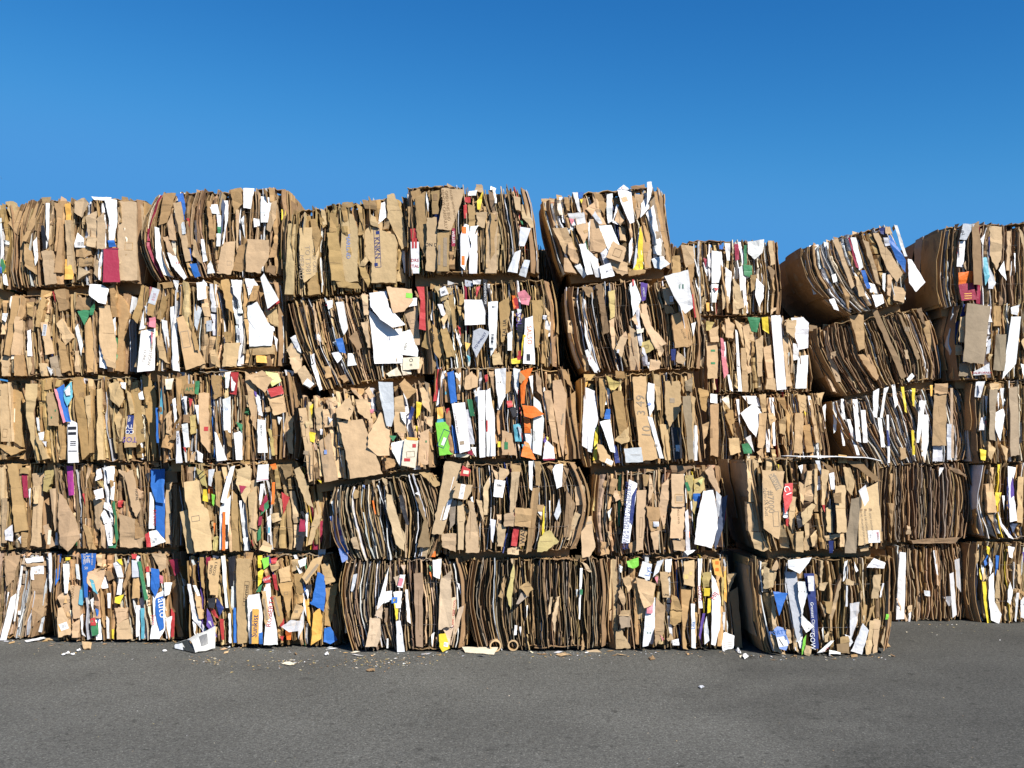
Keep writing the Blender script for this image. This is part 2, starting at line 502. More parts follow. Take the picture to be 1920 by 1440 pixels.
        for i in range(len(poly)):
            a = Vector(poly[i]); b = Vector(poly[(i + 1) % len(poly)])
            ln = (b - a).length; out.append(a)
            m_ = min(7, int(ln / .028))
            for j in range(m_):
                q = a.lerp(b, (j + 1) / (m_ + 1)); nn = Vector((-(b - a).y, (b - a).x)).normalized()
                out.append(q + nn * rnd.gauss(0, rough))
        polys = [out]
        for ax, az, off, k in crease:
            nxt = []
            for pl in polys:
                for sg in (1, -1):
                    res = []
                    for i in range(len(pl)):
                        a = pl[i]; b = pl[(i + 1) % len(pl)]
                        da = sg * ((a.x - cx) * ax + (a.y - cz) * az - off); db = sg * ((b.x - cx) * ax + (b.y - cz) * az - off)
                        if da >= 0: res.append(a)
                        if (da > 0 > db) or (da < 0 < db): res.append(a.lerp(b, da / (da - db)))
                    if len(res) > 2: nxt.append(res)
            polys = nxt
        base = PAL[code]; mat = 2 if code == 'F' else (0 if code in 'LKDET' else 1)
        col = vary(base, rnd, .12 if mat == 0 else .07, .02, s.tone if mat == 0 else (1, 1, 1))
        mb = MB()
        th = .0045 if mat == 0 else .0025
        for pl in polys:
            tri = tessellate_polygon([[Vector((q.x, q.y, 0)) for q in pl]])
            b0 = mb.add([(q.x, Y(q.x, q.y), q.y) for q in pl])
            for f in tri: mb.face(tuple(b0 + i for i in f), col, mat)
        # rim: a thin card, or a folded box end that runs back into the bale
        deep = (not small and mat == 0 and prot < .035 and rnd.random() < .6) or prot < .012
        # rim follows the cut outline so it meets the creased face
        bp = []
        for i in range(len(out)):
            a = out[i]; b = out[(i + 1) % len(out)]
            bp.append(a)
            cutp = []
            for ax, az, off, k in crease:
                da = (a.x - cx) * ax + (a.y - cz) * az - off; db = (b.x - cx) * ax + (b.y - cz) * az - off
                if da * db < 0: cutp.append((da / (da - db)))
            for f_ in sorted(cutp): bp.append(a.lerp(b, f_))
        dd = (.05 + prot) if deep else th
        edge_c = tuple(c * .8 for c in (PAL['K'] if mat != 2 else base))
        a0 = mb.add([(q.x, Y(q.x, q.y), q.y) for q in bp])
        a1 = mb.add([(q.x, Y(q.x, q.y) + dd, q.y) for q in bp])
        m_ = len(bp)
        for i in range(m_):
            mb.face((a0 + i, a1 + i, a1 + (i + 1) % m_, a0 + (i + 1) % m_), edge_c if not deep else col, mat)
        if not deep and prot > .015:
            inner = tuple(c * .9 for c in PAL['K']) if mat != 2 else base
            for pl in polys:
                tri = tessellate_polygon([[Vector((q.x, q.y, 0)) for q in pl]])
                b0 = mb.add([(q.x, Y(q.x, q.y) + dd, q.y) for q in pl])
                for f in tri: mb.face(tuple(b0 + i for i in reversed(f)), inner, 0 if mat != 2 else 2)
        # a tab that ties a raised card to the bale
        if not deep and prot > .02 and mat != 2:
            i0 = max(range(len(out)), key=lambda i: out[i].y); q = out[i0]
            r_ = out[(i0 + 1) % len(out)]
            b0 = mb.add([(q.x, Y(q.x, q.y) + th, q.y - .002), (r_.x, Y(r_.x, r_.y) + th, r_.y - .002), (r_.x, s.D + .09, r_.y - .02), (q.x, s.D + .09, q.y - .02)])
            mb.face((b0, b0 + 1, b0 + 2, b0 + 3), edge_c, 0)
        # printing
        for mk in marks + auto:
            kind, mx_, mz_, hh, ang, mc, txt = mk
            ca, sa_ = math.cos(ang), math.sin(ang)
            if kind == 't':
                vs, fs = text_mesh(txt)
                pts = [(mx_ + (x * ca - y * sa_) * hh, mz_ + (x * sa_ + y * ca) * hh) for x, y in vs]
                b0 = mb.add([(x, Y(x, z) - .0022, z) for x, z in pts])
                for f in fs: mb.face(tuple(b0 + i for i in f), PAL[mc], 1)
            else:
                w_, h_ = float(txt.split('x')[0]) * hh, float(txt.split('x')[1]) * hh
                rows_ = []
                if kind == 'b':            # bars
                    x = -w_ / 2
                    while x < w_ / 2:
                        bw = rnd.choice((.5, 1, 1.5)) * w_ / 26; rows_.append((x, -h_ / 2, x + bw, h_ / 2)); x += bw + rnd.choice((.6, 1, 1.6)) * w_ / 26
                elif kind == 'f':          # frame line
                    q = min(w_, h_) * .07
                    rows_ = [(-w_ / 2, -h_ / 2, w_ / 2, -h_ / 2 + q), (-w_ / 2, h_ / 2 - q, w_ / 2, h_ / 2), (-w_ / 2, -h_ / 2 + q, -w_ / 2 + q, h_ / 2 - q), (w_ / 2 - q, -h_ / 2 + q, w_ / 2, h_ / 2 - q)]
                elif kind == 's':          # solid patch
                    rows_ = [(-w_ / 2, -h_ / 2, w_ / 2, h_ / 2)]
                for x0, y0, x1, y1 in rows_:
                    pts = [(x0, y0), (x1, y0), (x1, y1), (x0, y1)]
                    pts = [(mx_ + x * ca - y * sa_, mz_ + x * sa_ + y * ca) for x, y in pts]
                    b0 = mb.add([(x, Y(x, z) - .002, z) for x, z in pts])
                    mb.face((b0, b0 + 1, b0 + 2, b0 + 3), PAL[mc], 1)
        nm, lb = NAMES[code]
        o = s.part(mb, nm, lb if not small else None)

    def pieces(s, text):
        crop = 'A'; i = 0; pend = None
        def world(cr, x, y, D):
            ox, oy, k = CROPS[cr]
            return at(ox + x * k, oy + y * k, D)
        def flush():
            if pend: s.piece(*pend)
        for raw in text.replace('\n', ';').split(';'):
            tk = raw.split()
            if not tk: continue
            if tk[0] in ('t', 'b', 'f', 's') and len(tk) > 4:
                # mark: kind cx,cy height angle colour text
                x, y = map(float, tk[1].split(','))
                p_ = world(crop, x, y, Dp)
                k = (world(crop, x + 10, y, Dp) - p_).length / 10
                pend[3].append((tk[0], p_.x, p_.z, float(tk[2]) * k, R(float(tk[3])), tk[4], ' '.join(tk[5:])))
                continue
            flush()
            if len(tk[0]) == 2: crop = tk[0][0]
            code = tk[0][-1]
            prot = 2.2 + .1 * (i % 9)
            if tk[-1][0] == 'p' and ',' not in tk[-1]: prot = float(tk.pop()[1:]) + .07 * (i % 9) + .9
            i += 1
            prot /= 100
            pts = [tuple(map(float, q.split(','))) for q in tk[1:]]
            mx = sum(q[0] for q in pts) / len(pts); my = sum(q[1] for q in pts) / len(pts)
            w0 = world(crop, mx, my, s.D)
            Dp = s.D + s.rec(s.t_of(w0.x, w0.z)) - prot
            pl = []
            for q in pts:
                w_ = world(crop, q[0], q[1], Dp); pl.append((w_.x, w_.z))
            pend = (pl, code, prot, [])
        flush()

# ---------------------------------------------------------------- the setting
def ground_material():
    m, n, p, L = new_mat('asphalt')
    tc = n.nodes.new('ShaderNodeTexCoord')
    def noise(sc, det, ro=.6):
        q = n.nodes.new('ShaderNodeTexNoise'); q.inputs['Scale'].default_value = sc
        q.inputs['Detail'].default_value = det; q.inputs['Roughness'].default_value = ro
        L.new(tc.outputs['Object'], q.inputs['Vector']); return q
    def ramp(src, a, b, lo, hi):
        q = n.nodes.new('ShaderNodeMapRange'); q.inputs['From Min'].default_value = a; q.inputs['From Max'].default_value = b
        q.inputs['To Min'].default_value = lo; q.inputs['To Max'].default_value = hi; L.new(src, q.inputs['Value']); return q
    def mul(a, b):
        q = n.nodes.new('ShaderNodeMath'); q.operation = 'MULTIPLY'; L.new(a, q.inputs[0]); L.new(b, q.inputs[1]); return q
    grain = ramp(noise(70, 3, .8).outputs['Fac'], .32, .68, .35, 1.75)
    grit = ramp(noise(24, 5, .75).outputs['Fac'], .32, .68, .68, 1.32)
    wide = ramp(noise(.9, 6).outputs['Fac'], .3, .7, .82, 1.18)
    st = noise(5.5, 3, .5)
    stain = mul(ramp(st.outputs['Fac'], .62, .74, 1.0, .7).outputs[0], ramp(noise(13, 2, .5).outputs['Fac'], .66, .72, 1.0, .6).outputs[0])
    vo = n.nodes.new('ShaderNodeTexVoronoi'); vo.inputs['Scale'].default_value = 2.6
    L.new(tc.outputs['Object'], vo.inputs['Vector'])
    pit = ramp(vo.outputs['Distance'], .03, .09, .62, 1.0)
    vo2 = n.nodes.new('ShaderNodeTexVoronoi'); vo2.inputs['Scale'].default_value = 50
    L.new(tc.outputs['Object'], vo2.inputs['Vector'])
    chips = ramp(vo2.outputs['Distance'], .12, .24, 2.0, 1.0)
    # patch of surfacing to the right, darkened also by painted sun-angle falloff
    sx = n.nodes.new('ShaderNodeSeparateXYZ'); L.new(tc.outputs['Object'], sx.inputs[0])
    ad = n.nodes.new('ShaderNodeMath'); ad.operation = 'ADD'
    jn = ramp(noise(1.3, 4).outputs['Fac'], .3, .7, -.9, .9)
    L.new(sx.outputs['X'], ad.inputs[0]); L.new(jn.outputs[0], ad.inputs[1])
    patch = ramp(ad.outputs[0], 1.2, 2.4, 1.06, .76)
    v = mul(mul(mul(grain.outputs[0], grit.outputs[0]).outputs[0], mul(wide.outputs[0], stain.outputs[0]).outputs[0]).outputs[0],
            mul(pit.outputs[0], patch.outputs[0]).outputs[0])
    v = mul(v.outputs[0], chips.outputs[0])
    mx = n.nodes.new('ShaderNodeMix'); mx.data_type = 'RGBA'; mx.blend_type = 'MULTIPLY'; mx.inputs['Factor'].default_value = 1
    mx.inputs[6].default_value = (.086, .085, .076, 1); L.new(v.outputs[0], mx.inputs[7])
    L.new(mx.outputs[2], p.inputs['Base Color'])
    p.inputs['Roughness'].default_value = .9; p.inputs['Specular IOR Level'].default_value = .2
    bp = n.nodes.new('ShaderNodeBump'); bp.inputs['Strength'].default_value = .5; bp.inputs['Distance'].default_value = .012
    L.new(noise(90, 4, .8).outputs['Fac'], bp.inputs['Height']); L.new(bp.outputs[0], p.inputs['Normal'])
    return m

MATS.append(ground_material())
mb = MB()
g = 400
a = mb.add([(-g, -60, 0), (g, -60, 0), (g, 2 * g, 0), (-g, 2 * g, 0)])
mb.face((a, a + 1, a + 2, a + 3), (.1, .1, .1), 4)
tag(mb.build('ground'), 'grey asphalt yard in front of the bales', kind='structure')

# ---------------------------------------------------------------- the bales
GF = 'bales stacked in the front wall'
GR = 'bales stacked in the set back wall on the right'
GJ = 'bales of the short stack that juts forward'
FR = dict(edge=.3, white=.1, tint=.02, flaps=8)
MX = dict(edge=.35, white=.22, tint=.06, flaps=7)
BR = dict(edge=.9, white=.04, tint=.0, flaps=2, krafts='KKDDDL', fw=.7, rim=5)

B = [
# ------------------------------------------------ top row
('5a', [(-215, 385), (24, 382), (20, 541), (-215, 545)], 1202, (.02, .05), MX, 'half seen top bale at the far left end, purple and blue print on its right', GF, '''
AL 50,190 105,185 150,330 90,300; K 0,210 45,200 40,330 10,340; W 0,300 15,300 25,560 0,600; g 0,590 20,590 40,640 15,690; Y 15,600 35,600 40,680 20,690
AW 20,690 45,700 60,780 30,770; B 0,640 10,650 10,690 0,690'''),
('5b', [(38, 378), (262, 371), (262, 530), (26, 540)], 1203, (.07, .02), FR, 'top bale with a crimson box end hanging from its lower edge', GF, '''
AK 60,340 120,240 180,250 130,420; K 250,190 302,205 190,468 165,460 p2; W 322,190 350,190 345,440 325,520; k 285,350 310,350 345,500 300,520; W 235,470 262,430 270,600 250,640
K 385,185 445,185 445,690 390,690 420,440; o 462,200 506,195 508,315 468,318; L 468,318 508,315 525,690 480,690; o 460,590 490,580 525,700 522,735 458,735
L 530,180 600,155 640,200 590,300 530,260; K 535,510 630,510 600,580 535,570; W 530,480 550,400 622,470 610,508 535,508 p1.5
b 577,481 10 0 k 6x3
L 610,290 690,250 690,450 620,430; L 690,300 745,260 755,520 690,520; W 650,145 700,150 790,150 780,175 670,170; W 745,160 830,170 830,320 800,470 760,450 775,320; B 765,455 810,455 825,500 770,505
L 620,430 690,440 680,510 620,500; L 835,175 960,180 975,740 860,745 835,500 p1.5
f 915,500 28 0 K 2x2
K 900,560 970,570 965,740 905,740 p2; L 560,640 640,690 550,740; L 680,590 730,620 725,750 660,690; L 300,540 370,530 400,760 320,775 p2; M 732,512 830,505 855,755 738,758 p4
s 792,515 4 -2 k 22x1
K 560,580 660,580 650,640 560,640; K 170,470 230,560 260,700 180,640; L 980,180 1020,220 1040,330 1000,400'''),
('5c', [(287, 362), (536, 352), (533, 515), (290, 525)], 1208, (.13, .02), dict(edge=.5, white=.16, tint=.03, flaps=5), 'round shouldered top bale with bowed dark sheets on its left and two bright blue strips', GF, '''
AK 1165,120 1255,125 1190,330 1125,350 p2; L 1190,340 1225,270 1250,455 1200,450; L 1235,195 1290,185 1360,600 1320,610 p1.5; G 1285,330 1310,325 1325,410 1295,415 p3; B 1255,130 1300,120 1330,300 1300,310; B 1325,440 1340,440 1365,600 1350,600
AB 1345,625 1395,620 1425,710 1385,722; W 1100,360 1130,370 1150,520 1230,720 1160,700 1110,580 p2; W 1185,540 1240,560 1330,720 1310,740 1220,640; L 1155,430 1190,425 1250,570 1200,560; L 1380,450 1430,620 1365,560
AW 1490,205 1545,200 1560,270 1505,265 p2; W 1540,270 1570,280 1575,360 1545,360; g 1545,360 1570,360 1575,410 1548,410; W 1540,410 1570,410 1565,500 1540,500; W 1580,170 1615,170 1620,300 1590,480 1580,490 1600,330; S 1545,110 1565,110 1600,200 1570,490 1575,250
AL 1575,470 1670,460 1660,640 1640,700 1540,690 p1.5; K 1700,500 1770,470 1750,600 1720,680 1645,670; K 1640,100 1715,85 1720,200 1660,270; L 1675,240 1700,240 1690,540 1680,500
f 1685,290 8 0 R 1.4x4
W 1728,85 1805,85 1780,230 1728,225 p2; W 1710,310 1735,280 1740,450
W 1475,640 1500,600 1530,690 1475,695; W 1430,450 1450,450 1470,600 1440,610; K 1475,180 1500,180 1520,450 1485,450; R 1325,300 1345,300 1350,370
BL 20,455 170,455 170,570 110,690 5,680 p2; L 170,190 220,170 220,300 180,400 150,380; W 105,140 190,150 160,330 110,330; Y 255,235 285,240 285,340 262,345; Y 255,440 270,440 260,560 240,600; K 200,480 235,480 210,580 165,580; D 160,640 215,640 215,705 150,685'''),
('5d', [(531, 398), (762, 366), (767, 538), (531, 562)], 1213, (.02, .02), dict(edge=.45, white=.02, tint=0, flaps=5, fw=1.3), 'top bale of large plain brown boxes with a blue printed label strip, top edge slumped', GF, '''
BL 300,340 362,340 345,845 280,840; L 385,370 470,360 520,500 500,700 420,760 390,600
t 402,650 34 -88 E MERALD
t 445,600 36 -86 E TO T3981
t 490,600 26 -86 E OAD CASE
K 455,300 490,300 540,430 500,560; K 440,760 500,690 530,840 450,850; K 580,405 655,395 710,755 615,745 p3; L 690,260 760,270 800,380 800,640 800,750 720,760 665,600 680,450 p1
t 730,500 30 -88 H MARLIND
K 600,260 645,260 650,400 600,400; L 800,640 860,560 880,600 850,640; L 835,400 880,350 1060,420 1080,480 1070,765 895,760 900,620 850,560 p2
f 938,510 42 4 N 1x6.8
s 938,400 24 4 N 1x1
s 930,630 24 4 N 1x1
t 936,510 40 -86 N KNKN
L 1010,140 1060,130 1110,250 1150,500 1110,520 1060,400 1010,300 p2; W 965,190 990,180 1000,290 945,340; W 1105,530 1145,530 1150,690 1130,690; K 800,610 850,640 890,740 870,790 820,700; L 890,270 925,290 950,370 890,345 p2
D 830,170 920,170 940,240 850,230; K 790,190 830,220 840,380 810,300; L 1085,600 1130,700 1150,760 1080,750; K 640,740 800,760 820,800 660,790 p3; D 690,190 760,180 760,220 690,220'''),
('5e', [(765, 350), (985, 350), (1004, 510), (765, 515)], 1218, (.01, .03), dict(edge=.4, white=.1, tint=.03, flaps=5), 'top bale with boxes printed open this end and orange spots on a white bag', GF, '''
BK 1175,110 1240,90 1250,180 1230,220 1190,170; K 1210,150 1280,110 1290,200 1290,420 1270,560 1220,440 1210,280 p1; W 1285,110 1305,200 1300,260 1285,170; K 1320,110 1380,100 1370,270 1330,270
s 1350,150 30 0 D 1x1.6
L 1395,85 1555,95 1530,200 1460,385 1365,375 1400,200 p3
t 1437,210 22 -84 D OPEN THIS END
t 1413,235 22 -84 D REMOVE CAREFULLY
t 1480,230 15 -80 D PACKED WITH PROTECTION
K 1155,220 1200,230 1200,370 1160,360; R 1170,375 1225,370 1235,470 1180,470; W 1175,470 1235,470 1235,690 1180,690 p2
s 1192,480 14 0 R 1x5
s 1213,480 14 0 R 1x5
t 1205,600 22 0 R DRS
t 1205,640 22 0 R ITAL
L 1290,300 1360,295 1360,640 1340,680 1280,670 1290,420 p1
t 1322,490 24 0 k ON D
K 1365,395 1450,385 1450,680 1365,675 p2
s 1420,540 26 0 E 1x8
s 1378,560 16 0 E 1x9
W 1560,340 1590,350 1595,500 1560,670 1530,640 1530,420
s 1555,385 30 0 O 1x1.6
s 1548,600 22 0 O 1x3
W 1590,500 1650,380 1645,690 1590,690; R 1550,210 1575,200 1575,300 1555,300; Y 1645,180 1690,110 1670,240 1650,240; W 1590,110 1650,100 1640,140 1580,140; L 1640,60 1680,60 1690,120 1630,110; R 1560,150 1600,150 1600,190 1560,185; K 1580,210 1635,220 1630,360 1590,360 p1
L 1640,260 1720,260 1700,370 1650,360; L 1740,260 1795,260 1785,690 1705,690 1720,330 p1
f 1750,520 30 0 E 1x2.4
M 1470,370 1490,370 1490,500 1465,500
t 1478,435 18 -86 W WELLER
W 1600,360 1660,350 1640,380 1610,500 1590,420
CL 160,140 210,150 215,250 180,240; L 220,200 255,190 305,350 290,370 225,300 p1; G 210,360 285,370 240,500 200,500; G 170,540 215,520 190,690 120,680 p3; G 240,595 280,600 250,720 200,700; K 0,260 50,300 40,690 0,690; g 205,310 225,320 230,350'''),
('5f', [(1022, 372), (1240, 348), (1258, 500), (1060, 512)], 1205, (.03, .02), dict(edge=.25, white=.3, tint=.03, flaps=5), 'tallest top bale leaning right, with many torn white sheets and a bright yellow strip', GF, '''
ZL 360,150 510,150 525,300 540,410 460,400 450,300 375,240 p4
f 450,210 14 0 R 5x3
L 460,420 590,420 640,560 600,650 575,650 p2; L 600,560 640,540 700,700 690,740 640,720 600,650; L 565,685 600,690 665,800 680,830 570,810 p2; W 520,140 550,135 560,250 575,380 550,370 525,220; K 560,140 600,145 620,270 590,260
W 640,95 690,100 715,290 690,260; B 690,100 740,95 730,150 700,160; Y 705,160 735,160 720,200; W 595,290 745,285 760,380 640,400 p1
p 596,290 640,290 670,380 640,400 610,330 p2
L 670,400 780,370 790,480 740,560
s 760,450 18 20 K 2x1.4
L 760,250 840,180 950,390 890,390 p2; G 790,260 830,240 910,380 880,390 p3; K 830,110 900,120 945,200 930,300 870,220; W 950,120 1000,110 1000,360 960,380 945,240; W 1040,200 1060,210 1010,350 1080,400 1000,370; L 1050,230 1110,330 1070,400 1020,350
W 1045,70 1170,80 1195,370 1155,385 1080,200 p4
s 1110,160 30 20 L 1.7x1.6
K 1150,120 1190,130 1250,230 1220,340; L 1200,110 1280,120 1250,300 1220,350; W 1260,200 1310,130 1330,240 1250,330; W 1310,10 1350,5 1360,60 1340,150 1310,220 p3; D 1160,50 1290,20 1300,60 1180,70 p3; W 1100,30 1140,60 1150,80 1050,70
W 875,400 990,390 1050,530 1080,600 1030,640 960,620 p2; L 790,340 850,340 950,590 900,640 800,630; W 780,380 800,350 790,600; W 700,565 760,555 825,840 770,845 p3; W 760,600 870,700 890,860 850,860 p2; W 880,770 980,735 1020,850 900,880 p4; W 660,760 710,740 770,840 740,870
L 960,680 1140,740 1140,830 1090,850 1000,790 p3; L 1010,530 1120,600 1090,740 940,680 p5
f 1045,645 30 -22 D 2.4x2.6
W 920,590 970,600 950,700 920,690 p2; K 1250,410 1290,380 1340,500 1330,780 1290,780 1270,560 p1
Y 1245,410 1270,470 1280,780 1210,840 1170,830 1220,700 p2
G 1235,430 1247,430 1215,740 1185,790 p2; W 1150,560 1180,500 1180,640 1150,740; L 1340,500 1350,640 1350,780 1290,790
K 1375,90 1400,90 1500,650 1520,740 1500,745 1440,500 p14
E 1310,150 1385,120 1440,500 1480,660 1440,700 1370,600 1340,380 p0.5; W 1300,290 1370,210 1430,500 1350,400 p1; W 1365,450 1440,520 1440,670 1370,650 p2; G 1350,700 1440,670 1520,740 1440,790 1380,780 p5
K 1140,770 1180,790 1300,800 1290,830 1150,850'''),
('5g', [(1255, 455), (1458, 450), (1465, 588), (1262, 592)], 1165, (.01, .02), dict(edge=.3, white=.3, tint=.08, flaps=5, tints='Rgg'), 'small set back top bale with white bags and dark green sheets beside the tallest bale', GR, '''
CL 1350,490 1440,500 1450,630 1390,650 p2; K 1290,570 1350,560 1350,700 1290,690 p2; K 1400,640 1450,620 1440,760 1400,740; W 1570,530 1640,540 1650,640 1620,760 1570,760 p1; W 1540,560 1570,540 1570,660 1545,640; W 1570,760 1620,770 1600,900 1570,900; B 1620,490 1650,490 1655,520 1625,520
CW 1660,480 1700,480 1700,600 1680,600; R 1585,790 1620,800 1600,820 p3; L 1640,770 1690,780 1700,900 1650,950 p1; L 1720,780 1770,850 1760,980 1720,980; o 1530,900 1555,900 1555,960 1535,960; M 1510,580 1535,590 1530,650
DW 145,215 245,205 235,290 190,330 150,290 p2; g 115,360 175,370 170,450 120,430; g 118,240 135,240 140,360 120,360; W 200,450 250,500 245,580 215,640 190,560 p2; L 275,210 305,210 320,360 290,370; W 0,380 40,410 30,600 0,640; M 60,230 85,230 90,330 65,340
DW 90,380 110,370 115,520 95,540; K 160,430 200,430 190,520 165,540; L 45,450 90,500 120,640 70,650; D 275,370 320,400 300,480; L 300,640 330,640 290,690'''),
('5h', [(1508, 462), (1672, 421), (1704, 565), (1590, 590)], 1165, (.14, .05), dict(edge=.55, white=.3, tint=.0, flaps=3, sag=-.25), 'tilted top bale of curved white and tan sheets with a smooth bare brown flank', GR, '''
DW 505,275 525,280 600,550 570,555 520,420; W 565,240 595,235 690,500 700,570 640,500 p1; L 580,440 620,450 655,560 600,560; W 625,220 660,225 650,330; L 700,200 730,190 830,500 810,520; W 685,430 710,420 720,470 695,480 p2; W 805,190 840,190 890,380 865,400
DM 790,190 800,190 860,390 840,380; B 870,400 895,400 930,520 905,520; W 920,480 960,490 980,550 930,540; L 830,430 860,440 900,560 860,570; L 950,160 985,160 1140,420 1100,480 1040,400 p1; L 880,200 920,220 1000,500 970,480
DW 1080,110 1100,115 1170,310 1150,310; B 1040,175 1070,170 1155,340 1150,420 1100,330 p3; N 985,130 1030,125 1040,175 1000,165 p2; L 1030,120 1060,120 1075,165 1030,165 p3; G 1015,190 1045,190 1060,240 1030,245 p2
W 1175,325 1200,330 1290,475 1225,540 1180,480 p9; L 1085,500 1170,515 1150,610 1075,590 p4; W 940,560 1010,555 1020,610 965,640 p3; W 665,590 700,580 735,660 700,650; W 1010,420 1030,420 1025,540 1010,520; K 740,480 800,560 800,650; L 1040,430 1075,430 1060,570 1040,560
L 1120,480 1170,400 1170,440 1130,500'''),
('5i', [(1768, 426), (1992, 412), (1992, 575), (1768, 574)], 1168, (.05, .03), dict(edge=.55, white=.14, tint=.03, flaps=3, krafts='LKKDDD'), 'top bale at the right end with an orange and maroon carton low on its face', GR, '''
DG 1530,100 1600,105 1550,205 1510,200 p2
t 1520,145 22 -70 k SUN
W 1505,210 1550,210 1525,380 1490,375 p1; O 1500,415 1590,405 1595,480 1505,490 p2; M 1505,490 1595,480 1615,590 1520,595 p2
s 1560,550 5 2 o 9x1
s 1560,565 5 2 o 9x1
s 1560,580 5 2 o 9x1
D 1590,100 1640,80 1650,500 1590,495 p4; c 1655,320 1685,310 1700,440 1670,500 p1; G 1690,350 1740,480 1720,520 1690,520; L 1705,110 1780,120 1775,300 1740,400 1700,300 p1; W 1755,400 1790,340 1800,470 p2
L 1810,150 1835,150 1830,400 1810,400; L 1885,130 1910,150 1950,300 1930,310; W 1640,200 1670,160 1660,240; W 1855,290 1865,290 1860,420; N 1690,190 1700,180 1700,320; L 1530,360 1545,340 1555,410'''),
# ------------------------------------------------ fourth row
('4a', [(-12, 555), (238, 548), (240, 700), (-12, 708)], 1203, (.02, .0), dict(edge=.25, white=.08, tint=.03, flaps=8, tints='gN'), 'brown bale with a tall folded panel on its right and torn dark green paper', GF, '''
AK 90,850 145,850 120,1000 75,1280 40,1270 p1; K 140,850 190,870 175,1000 120,1050; K 190,900 245,895 230,1000 190,980; L 120,1000 165,1000 160,1270 80,1270; L 10,1285 75,1275 60,1420 10,1420 p1; K 105,1275 170,1270 185,1420 105,1420; L 180,1240 215,1240 225,1360 200,1420
W 20,975 60,975 40,1040 15,1020; W 195,1100 220,1090 230,1280 200,1280; L 290,1040 340,1035 385,1260 320,1270 p3
s 318,1095 24 -6 G 1.1x3.4
b 318,1095 22 84 k 3x.7
K 255,960 300,850 330,880 280,1075 250,1070 p2; D 390,810 460,800 480,940 420,960 p2; R 370,820 385,820 395,900; L 400,1050 440,1010 520,1150 460,1200; D 550,860 640,860 650,950 540,950 p1; g 550,960 600,950 650,960 600,1060 p1; g 640,940 680,900 665,990 640,990
W 640,770 720,770 765,800 750,910 700,900 640,850 p4; W 535,1080 560,1050 590,1200 575,1280 p1; K 600,1060 640,1000 690,1390 620,1395 p1.5; L 695,925 770,915 830,1200 825,1370 760,1350 710,1200 p3; W 700,1200 720,1180 760,1370 710,1360; K 825,830 880,870 925,990 890,1100 885,1390 820,1385 850,1100 p1
K 775,790 810,770 830,1000 790,1000 p2; W 800,1020 820,1000 825,1150; L 530,1240 560,1240 565,1390 530,1390; E 350,1290 400,1270 430,1420 380,1420; K 420,1150 470,1200 500,1380 440,1400; L 270,1330 330,1330 335,1420 290,1420; G 335,1350 380,1380 360,1420'''),
('4b', [(262, 533), (520, 526), (528, 685), (252, 697)], 1211, (.0, .03), dict(edge=.35, white=.25, tint=.03, flaps=6, tints='p'), 'bale with a large white sheet and a white red edged card sticking up beside it', GF, '''
AK 1010,770 1055,790 980,1050 940,1010 p1; K 1080,800 1140,810 1080,1000 1040,980 p2
s 1095,855 44 -17 G 1.2x2.6
b 1095,860 26 73 p 2x.8
W 1010,980 1045,890 1030,1080 985,1090; p 1060,1010 1105,1000 1110,1080 1060,1070; W 1000,1100 1100,1080 1100,1380 980,1395 p1
t 1030,1280 20 85 E CINCO
t 1068,1280 22 85 E ANGELOS
p 1070,1110 1085,1110 1080,1200 p2; W 1150,1020 1190,1030 1200,1200 1180,1260; W 1205,930 1240,920 1280,1390 1230,1380 p1; L 1255,1010 1300,990 1460,1330 1325,1380 p3
f 1320,1160 40 12 E 1.4x3
K 1340,990 1350,980 1420,1240 1390,1240 p3; W 1400,760 1460,755 1470,870 1410,885 p3; W 1230,740 1275,745 1260,830; G 1370,900 1435,940 1400,1100 1380,1060 p2; G 1465,1030 1505,1025 1510,1100 1465,1105 p3; L 1490,1240 1530,1230 1560,1360 1500,1330
K 1570,740 1620,730 1670,980 1610,940 p3; W 1640,735 1720,740 1710,900 1660,840; L 1590,1190 1700,1180 1680,1355 1580,1355 p3; K 1590,1110 1650,1110 1640,1180 1600,1180 p2; G 1680,1080 1705,1080 1705,1130 1682,1130; K 1150,760 1220,750 1230,790 1160,800
K 1150,880 1200,840 1150,1030 1110,1010; L 1110,1130 1140,1130 1190,1330 1130,1290; W 0,0 1,0 1,1 p1
BW 0,730 60,730 90,780 20,850; K 60,780 100,780 80,880 20,900; W 10,920 80,890 140,1000 200,1100 190,1205 25,1210 p3; L 20,1205 205,1200 200,1265 30,1270 p2; W 150,1050 200,1070 205,1100 150,1100 p3.5
L 140,970 220,930 240,1080 180,1050 p2.5; o 75,1275 150,1275 155,1330 80,1325; R 148,938 240,878 246,900 160,956 p6.3; W 105,720 130,690 245,885 160,945 p6; W 200,1130 230,1160 225,1250'''),
